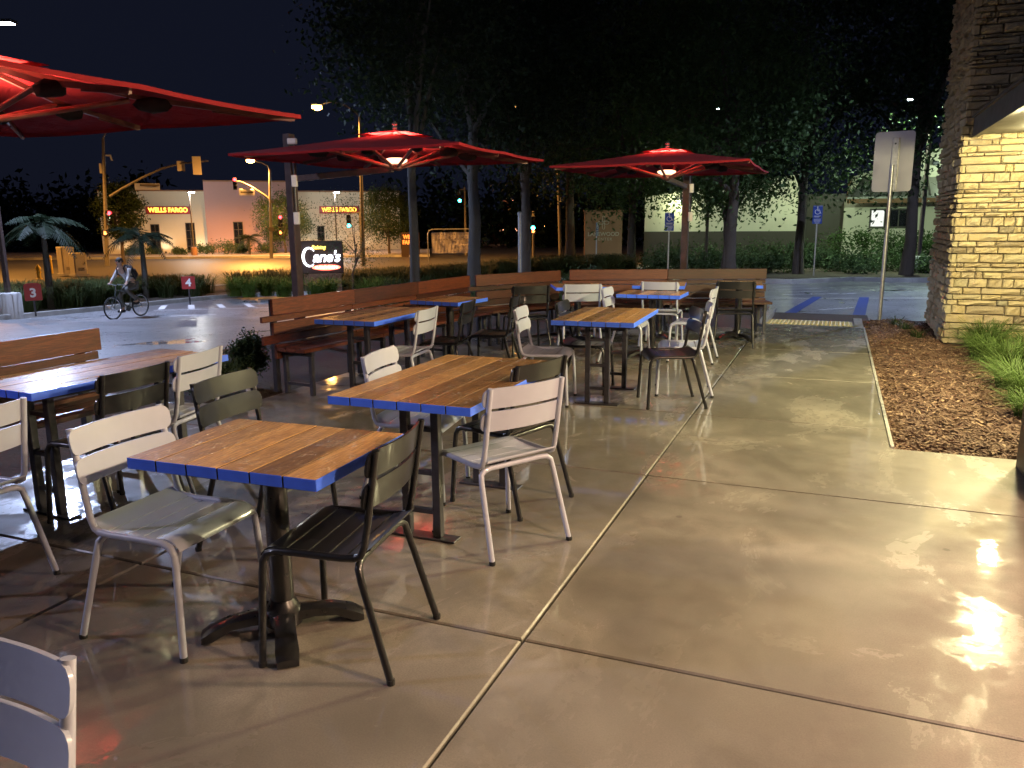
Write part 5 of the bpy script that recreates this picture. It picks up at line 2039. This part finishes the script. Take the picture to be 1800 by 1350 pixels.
# --- cream building behind the island
def cream_building():
    d0 = 43.0
    b = onground(1420, d0)
    t = empty("cream_building", b, face_cam(b))
    tag(t, "cream stucco building with gabled wall and standing-seam metal roof behind trees", "building")
    k = d0 / 1390

    def X(px):
        return (px - 1420) * k * 1.10

    def Z(py):
        return EYE + (388 - py) * k * 1.05 - b.z
    mb = MB()
    # gabled wall seen from its side
    pr = [(X(1150), 0), (X(1402), 0), (X(1402), Z(312)), (X(1290), Z(326)), (X(1150), Z(345))]
    vs = [(x, 0, z) for x, z in pr] + [(x, 6, z) for x, z in pr]
    mb.add(vs, [(0, 1, 2, 3, 4), (9, 8, 7, 6, 5)] + [(i, (i + 1) % 5, 5 + (i + 1) % 5, 5 + i) for i in range(5)])
    mb.build("wall", M['stucco'], t)
    MB().box((X(1276), -.06, Z(405) / 2), (X(1402) - X(1150), .12, Z(405))).build("plinth", M['trim'], t)
    # gable end over the metal roof
    mb = MB()
    pr = [(X(1460), 0), (X(1760), 0), (X(1760), Z(215)), (X(1470), Z(318))]
    vs = [(x, 1.6, z) for x, z in pr] + [(x, 7, z) for x, z in pr]
    mb.add(vs, [(0, 1, 2, 3), (7, 6, 5, 4)] + [(i, (i + 1) % 4, 4 + (i + 1) % 4, 4 + i) for i in range(4)])
    mb.build("gable_wall", M['stucco'], t)
    MB().box(((X(1460) + X(1760)) / 2, .8, Z(356) / 2), (X(1760) - X(1460), 1.5, Z(356))).build("wall", M['stucco'], t)
    MB().box(((X(1400) + X(1462)) / 2, 2.5, Z(345) / 2), (X(1462) - X(1400), 3.0, Z(345))).build("gap_filler", M['trim'], t)  # added dark block closing the sky gap where dark trees belong
    z1, z0 = Z(321), Z(352)
    rf = MB()
    rf.add([(X(1462), -.55, z0), (X(1760), -.55, z0), (X(1760), 1.55, z1), (X(1485), 1.55, z1)], [(0, 1, 2, 3)])
    rf.add([(X(1462), -.55, z0 - .1), (X(1760), -.55, z0 - .1), (X(1760), -.55, z0), (X(1462), -.55, z0)], [(0, 1, 2, 3)])
    roof = rf.build("roof", M['seam'], t)
    n = 22
    for i in range(n):
        x = X(1468) + (X(1750) - X(1468)) * i / (n - 1)
        x2 = max(x, X(1485))
        MB().bar((x, -.56, z0 + .03), (x2, 1.55, z1 + .03), .05, .07).build("seam", M['trim'], roof)
    MB().box(((X(1462) + X(1760)) / 2, -.5, z0 - .21), (X(1760) - X(1462), .12, .22)).build("fascia", M['stuccob'], t)
    wx0, wx1, wz0, wz1 = X(1498), X(1556), Z(399), Z(372)
    wi = MB().box(((wx0 + wx1) / 2, .03, (wz0 + wz1) / 2), (wx1 - wx0 + .12, .08, wz1 - wz0 + .12)).build("window", M['trim'], t)
    for i, m in ((0, 'litwin'), (1, 'darkglass'), (2, 'darkglass')):
        ww = (wx1 - wx0) / 3
        MB().box((wx0 + ww * (i + .5), -.02, (wz0 + wz1) / 2), (ww - .06, .03, wz1 - wz0 - .06)).build("pane", M[m], wi)
    wl = MB().box((X(1206), -.12, Z(352)), (.35, .2, .22), None, 0, .03).build("wall_lamp", M['steel'], t)
    MB().box((X(1206), -.22, Z(352) - .06), (.26, .04, .08)).build("lens", M['lampsoff'], wl)
    lamp(t, (X(1206), -.6, Z(352) - .15), 55, (.85, 1.0, .55), .1)
    wl = MB().box((X(1585), 1.45, Z(300)), (.3, .2, .2), None, 0, .03).build("wall_lamp", M['steel'], t)
    lamp(t, (X(1600), .2, Z(305)), 60, (.75, 1.0, .7), .1)
    lamp(t, (X(1395), -1.6, Z(350)), 32, (.85, 1.0, .6), .15)
    wl = MB().box((X(1395), -.12, Z(345)), (.3, .24, .2), None, 0, .03).build("wall_lamp", M['steel'], t)


cream_building()

# --- far shopfronts beyond the junction
for label, px, d, w, h, zb, mm in (("far shop with a bright row of lit windows down the road", 978, 170, 8.0, 3.0, 0, 'litwin'), ("far restaurant with a pink lit sign band behind the trees", 893, 120, 5.0, 4.5, 0, 'litpink')):
    b = onground(px, d)
    t = empty("far_shop", b, face_cam(b))
    tag(t, label, "building")
    MB().box((0, 2, h / 2), (w, 4, h)).build("wall", M['stuccob'], t)
    n = 6
    for i in range(n):
        x = -w / 2 + w * (i + .5) / n
        f = MB().box((x, -.03, 1.5 if mm == 'litwin' else 2.0), (w / n - .15, .06, 1.3 if mm == 'litwin' else .5)).build("window", M['trim'], t)
        MB().box((x, -.08, 1.5 if mm == 'litwin' else 2.0), (w / n - .35, .04, 1.05 if mm == 'litwin' else .35)).build("pane", M[mm], f)
    MB().box((0, 1.8, h + .1), (w + .5, 4.6, .25)).build("roof", M['trim'], t)
    if mm == 'litpink':
        MB().bar((-1.6, -.2, h + 2.6), (1.2, -.2, h + 1.6), .12, .2).build("roof_edge_light", M['litpink'], t)
        MB().box((0, .5, h + .9), (1.2, .8, 1.8)).build("tower", M['stuccob'], t)
for i, (px, py, d) in enumerate(((942, 397, 150), (957, 396, 165), (880, 398, 130))):
    p = at(px, py, d)
    g = terr(p.x, p.y)
    t = empty("globe_lamp", (p.x, p.y, g))
    tag(t, ["small globe lamp far down the road beside the hand signal", "small globe lamp far down the road before the lit shop", "small globe lamp under the pink lit restaurant"][i], "lamp post")
    MB().tube([(0, 0, 0), (0, 0, p.z - g)], .07, 8).build("pole", M['trim'], t)
    MB().lathe((0, 0, p.z - g), [(.1, -.3), (.3, -.1), (.3, .12), (.12, .3)], 12).build("globe", M['lampsod'], t, smooth=True)

# --- utility cabinets, hydrant
b = onground(143, 50)
for label, px, w, h, dp in (("tall pale utility cabinet at the street corner", 133, .75, 1.65, .8), ("lower utility cabinet with louvred door beside the tall one", 153, .72, 1.30, .8)):
    g = onground(px, 50 if px < 140 else 49)
    t = empty("utility_cabinet", g, face_cam(g, .35))
    tag(t, label, "cabinet", "utility cabinets at the corner")
    MB().box((0, 0, .06), (w + .15, dp + .15, .12)).build("pad", M['conc'], t)
    bd = MB().box((0, 0, h / 2 + .1), (w, dp, h), None, 0, .02).build("body", M['cab'], t)
    MB().box((0, -dp / 2 - .012, h / 2 + .1), (w - .12, .02, h - .15), None, 0, .005).build("door", M['cab'], t)
    for i in range(4):
        MB().box((0, -dp / 2 - .026, .35 + i * .05), (w * .5, .012, .02)).build("louvre", M['trim'], bd)
    MB().box((w * .32, -dp / 2 - .03, h * .6), (.03, .03, .12)).build("handle", M['steel'], t)
g = onground(83, 46)
t = empty("fire_hydrant", g)
tag(t, "yellow fire hydrant near the street corner", "hydrant")
MB().lathe((0, 0, 0), [(.17, 0), (.17, .06), (.11, .08), (.11, .55), (.16, .57), (.16, .62), (.13, .70), (.06, .80), (.03, .86)], 14).build("barrel", M['yellow'], t, smooth=True)
for s in (-1, 1):
    MB().lathe((s * .12, 0, .42), [(.06, -.05), (.06, .05)], 10, axis='x').build("outlet", M['yellow'], t)
g = onground(106, 52)
t = empty("bollard", g)
tag(t, "thin yellow bollard between the hydrant and the cabinets", "bollard")
MB().lathe((0, 0, 0), [(.09, 0), (.09, 1.1), (.05, 1.16)], 12).build("post", M['yellow'], t, smooth=True)
MB().lathe((0, 0, .9), [(.093, 0), (.093, .08)], 12).build("band", M['wpaint'], t)

# pale post and bench-like board in the planting behind the corner
g = onground(915, 24)
t = empty("marker_post", g)
tag(t, "thin pale metal post beside the dark trunk behind the bench corner", "post")
MB().tube([(0, 0, -.1), (0, 0, at(915, 375, 24).z - g.z)], .06, 10).build("tube", M['galv'], t, smooth=True)
MB().lathe((0, 0, at(915, 375, 24).z - g.z), [(.075, -.06), (.075, .02), (.03, .05)], 10).build("cap", M['galv'], t)


# ================================================================== cyclist
def skin_mesh(name, verts, edges, radii, mat, parent, sub=2, root=0):
    me = bpy.data.meshes.new(name)
    me.from_pydata([tuple(v) for v in verts], edges, [])
    o = place(me, name, parent)
    me.materials.append(mat)
    md = o.modifiers.new("skin", 'SKIN')
    md.use_smooth_shade = True
    for i, r_ in enumerate(radii):
        me.skin_vertices[0].data[i].radius = (r_, r_) if not isinstance(r_, tuple) else r_
        me.skin_vertices[0].data[i].use_root = (i == root)
    sd = o.modifiers.new("subdivision", 'SUBSURF')
    sd.levels = sub
    sd.render_levels = sub
    # bake it so that the figure is one plain continuous mesh
    dg = bpy.context.evaluated_depsgraph_get()
    bm = bpy.data.meshes.new_from_object(o.evaluated_get(dg))
    o.modifiers.clear()
    o.data = bm
    bm.materials.clear()
    bm.materials.append(mat)
    bm.polygons.foreach_set("use_smooth", [True] * len(bm.polygons))
    return o


def cyclist():
    x, y = -19.0, 17.1
    g = terr(x, y) + .004
    rz = R(274)                       # riding along the aisle, towards us
    bk_ = empty("bicycle", (x, y, g), rz)
    tag(bk_, "city bicycle being ridden along the drive aisle", "bicycle")
    wr = .335
    for cx, nm in ((.53, "wheel"), (-.52, "wheel")):
        w = MB()
        ring = [(cx + (wr - .02) * math.cos(2 * math.pi * i / 28), 0, wr + (wr - .02) * math.sin(2 * math.pi * i / 28)) for i in range(29)]
        wheel = MB().tube(ring, .019, 8, cap=False).build(nm, M['tyre'], bk_, smooth=True)
        rim = [(cx + (wr - .045) * math.cos(2 * math.pi * i / 28), 0, wr + (wr - .045) * math.sin(2 * math.pi * i / 28)) for i in range(29)]
        MB().tube(rim, .010, 6, cap=False).build("rim", M['chrome'], wheel, smooth=True)
        sp = MB()
        for i in range(18):
            a = 2 * math.pi * i / 18
            sp.tube([(cx, .02 * (-1) ** i, wr), (cx + (wr - .05) * math.cos(a), 0, wr + (wr - .05) * math.sin(a))], .0022, 4)
        sp.build("spokes", M['chrome'], wheel)
        MB().lathe((cx, -.05, wr), [(.025, 0), (.025, .1)], 10, axis='y').build("hub", M['chrome'], wheel)
    fr = MB()
    bb, st, hdt, hdb, ra, fa = (-.08, 0, .28), (-.22, 0, .74), (.36, 0, .84), (.40, 0, .68), (-.52, 0, wr), (.53, 0, wr)
    for a, b_, r_ in ((bb, st, .016), (st, hdt, .016), (bb, hdb, .018), (hdt, hdb, .02)):
        fr.tube([a, b_], r_, 8)
    for s in (-.05, .05):
        fr.tube([(bb[0], s * .6, bb[2]), (ra[0], s, ra[2])], .010, 6)
        fr.tube([(st[0], s * .3, st[2] - .04), (ra[0], s, ra[2])], .008, 6)
        fr.tube([(hdb[0], s, hdb[2] - .03), (fa[0], s, fa[2])], .011, 6)
    fr.build("frame", M['bike'], bk_, smooth=True)
    sd = MB().tube([st, (-.245, 0, .86)], .013, 8).build("seat_post", M['chrome'], bk_)
    MB().add([(-.40, -.085, .88), (-.40, .085, .88), (-.28, .06, .895), (-.12, .022, .885), (-.12, -.022, .885), (-.28, -.06, .895), (-.38, 0, .86), (-.14, 0, .865)], [(0, 5, 2, 1), (5, 4, 3, 2), (0, 1, 6), (3, 4, 7), (1, 2, 3, 7, 6), (0, 6, 7, 4, 5)]).build("saddle", M['tyre'], bk_)
    hb = MB().tube([(.36, 0, .84), (.345, 0, .98), (.37, .12, 1.0), (.33, .27, 1.0), (.24, .30, .99)], .012, 8)
    hb.tube([(.345, 0, .98), (.37, -.12, 1.0), (.33, -.27, 1.0), (.24, -.30, .99)], .012, 8)
    hb.build("handlebar", M['chrome'], bk_, smooth=True)
    cr = MB().lathe((-.08, -.03, .28), [(.09, 0), (.09, .008)], 18, axis='y')
    cr.bar((-.08, -.07, .28), (.04, -.07, .17), .02)
    cr.bar((-.08, .07, .28), (-.20, .07, .39), .02)
    cr.bar((.01, -.15, .17), (.09, -.15, .17), .08, .02)
    cr.bar((-.24, .15, .39), (-.16, .15, .39), .08, .02)
    cr.build("crankset", M['steel'], bk_)
    # rider
    p = empty("person", (x, y, g), rz)
    tag(p, "cyclist with pale sleeves and dark rucksack bent over the handlebar", "person")
    V = [(-.26, 0, .98), (-.20, 0, 1.14), (-.06, 0, 1.32), (.03, 0, 1.42), (.09, 0, 1.49), (.135, 0, 1.555), (.15, 0, 1.65), (.135, 0, 1.71)]
    E_ = [(i, i + 1) for i in range(7)]
    Rr = [.125, .125, .135, .10, .052, .07, .088, .055]
    for s in (-1, 1):
        o = len(V)
        V += [(.015, s * .17, 1.39), (.10, s * .25, 1.20), (.22, s * .285, 1.045), (.25, s * .295, 1.015)]
        E_ += [(3, o), (o, o + 1), (o + 1, o + 2), (o + 2, o + 3)]
        Rr += [.058, .042, .031, .034]
        ft = Vector((.05, s * .15, .19)) if s < 0 else Vector((-.20, s * .15, .41))
        kn = Vector((.10, s * .14, .66)) if s < 0 else Vector((.12, s * .14, .84))
        an = ft + Vector((-.07, 0, .075))
        o = len(V)
        V += [(-.22, s * .09, .93), tuple(kn), tuple(an), tuple(ft + Vector((.09, 0, .03)))]
        E_ += [(0, o), (o, o + 1), (o + 1, o + 2), (o + 2, o + 3)]
        Rr += [.088, .060, .042, .038]
    skin_mesh("body", V, E_, Rr, M['skin'], p, 2, 0)
    # fingers round the grip
    for s in (-1, 1):
        hm = MB()
        for q in range(4):
            yy = s * (.262 + .022 * q)
            hm.tube([(.235, yy, 1.02), (.275, yy, 1.018), (.292, yy, 1.0), (.280, yy, .978)], [.010, .0095, .009, .008], 6)
        hm.tube([(.235, s * .25, 1.01), (.255, s * .245, .985), (.272, s * .25, .974)], [.011, .010, .009], 6)
        hm.build("fingers", M['skin'], p, smooth=True)
    # clothes
    VS = [(-.25, 0, .99), (-.20, 0, 1.14), (-.06, 0, 1.32), (.025, 0, 1.41)]
    ES = [(0, 1), (1, 2), (2, 3)]
    RS = [.138, .140, .150, .112]
    for s in (-1, 1):
        o = len(VS)
        VS += [(.015, s * .175, 1.39), (.10, s * .255, 1.20), (.20, s * .283, 1.07)]
        ES += [(3, o), (o, o + 1), (o + 1, o + 2)]
        RS += [.068, .052, .042]
    skin_mesh("shirt", VS, ES, RS, M['shirt'], p, 2, 0)
    VT = [(-.265, 0, .95)]
    ET, RT = [], [.142]
    for s in (-1, 1):
        ft = Vector((.05, s * .15, .19)) if s < 0 else Vector((-.20, s * .15, .41))
        kn = Vector((.10, s * .14, .66)) if s < 0 else Vector((.12, s * .14, .84))
        an = ft + Vector((-.065, 0, .10))
        o = len(VT)
        VT += [(-.22, s * .09, .93), tuple(kn), tuple(an)]
        ET += [(0, o), (o, o + 1), (o + 1, o + 2)]
        RT += [.102, .074, .056]
        MB().box(tuple(ft + Vector((.02, 0, .02))), (.26, .09, .075), None, 0, .025).build("shoe", M['tyre'], p)
    skin_mesh("trousers", VT, ET, RT, M['trouser'], p, 2, 0)
    # face and hair
    fc = MB()
    for s in (-1, 1):
        fc.lathe((.225, s * .032, 1.635), [(.001, .009), (.010, .005), (.011, 0), (.001, -.009)], 8)
        fc.lathe((.150, s * .088, 1.635), [(.004, .03), (.016, .015), (.016, -.012), (.005, -.028)], 8)
    fc.build("eyes_and_ears", M['skin'], p, smooth=True)
    MB().add([(.228, 0, 1.64), (.252, 0, 1.605), (.228, .016, 1.60), (.228, -.016, 1.60), (.226, 0, 1.592)], [(0, 1, 2), (0, 3, 1), (1, 4, 2), (1, 3, 4)]).build("nose", M['skin'], p)
    MB().box((.222, 0, 1.568), (.012, .045, .010), None, 0, .003).build("mouth", M['hair'], p)
    hr = MB()
    vs, fs = [], []
    for i in range(7):
        th = math.pi * .62 * i / 6
        for j in range(14):
            ph = 2 * math.pi * j / 14
            r_ = .104
            vs.append((.132 + r_ * 1.05 * math.sin(th) * math.cos(ph) - .018, r_ * .95 * math.sin(th) * math.sin(ph), 1.652 + r_ * 1.05 * math.cos(th)))
    for i in range(6):
        for j in range(14):
            fs.append((i * 14 + j, (i + 1) * 14 + j, (i + 1) * 14 + (j + 1) % 14, i * 14 + (j + 1) % 14))
    hr.add(vs, fs).build("hair", M['hair'], p, smooth=True)
    # rucksack
    r = empty("rucksack", (x, y, g), rz)
    tag(r, "bulky black rucksack on the cyclist's back", "bag")
    ax = Vector((.27, 0, .43)).normalized()
    nz_ = Vector((-.43, 0, .27)).normalized()
    c = Vector((-.235, 0, 1.31))
    Mx = Matrix((nz_, Vector((0, 1, 0)), ax)).transposed()
    MB().box(c, (.20, .32, .44), Mx, 0, .06).build("main_compartment", M['vest'], r)
    MB().box(c + nz_ * .115 - ax * .07, (.08, .25, .22), Mx, 0, .03).build("front_pocket", M['vest'], r)
    for s in (-1, 1):
        q = Vector((-.05, s * .12, 1.50))
        MB().tube([c + ax * .2 + Vector((.05, s * .11, 0)), (.02, s * .12, 1.535), (.12, s * .125, 1.45), (.08, s * .16, 1.27), c - ax * .18 + Vector((.06, s * .15, 0))], .018, 6).build("strap", M['vest'], r, smooth=True)


cyclist()
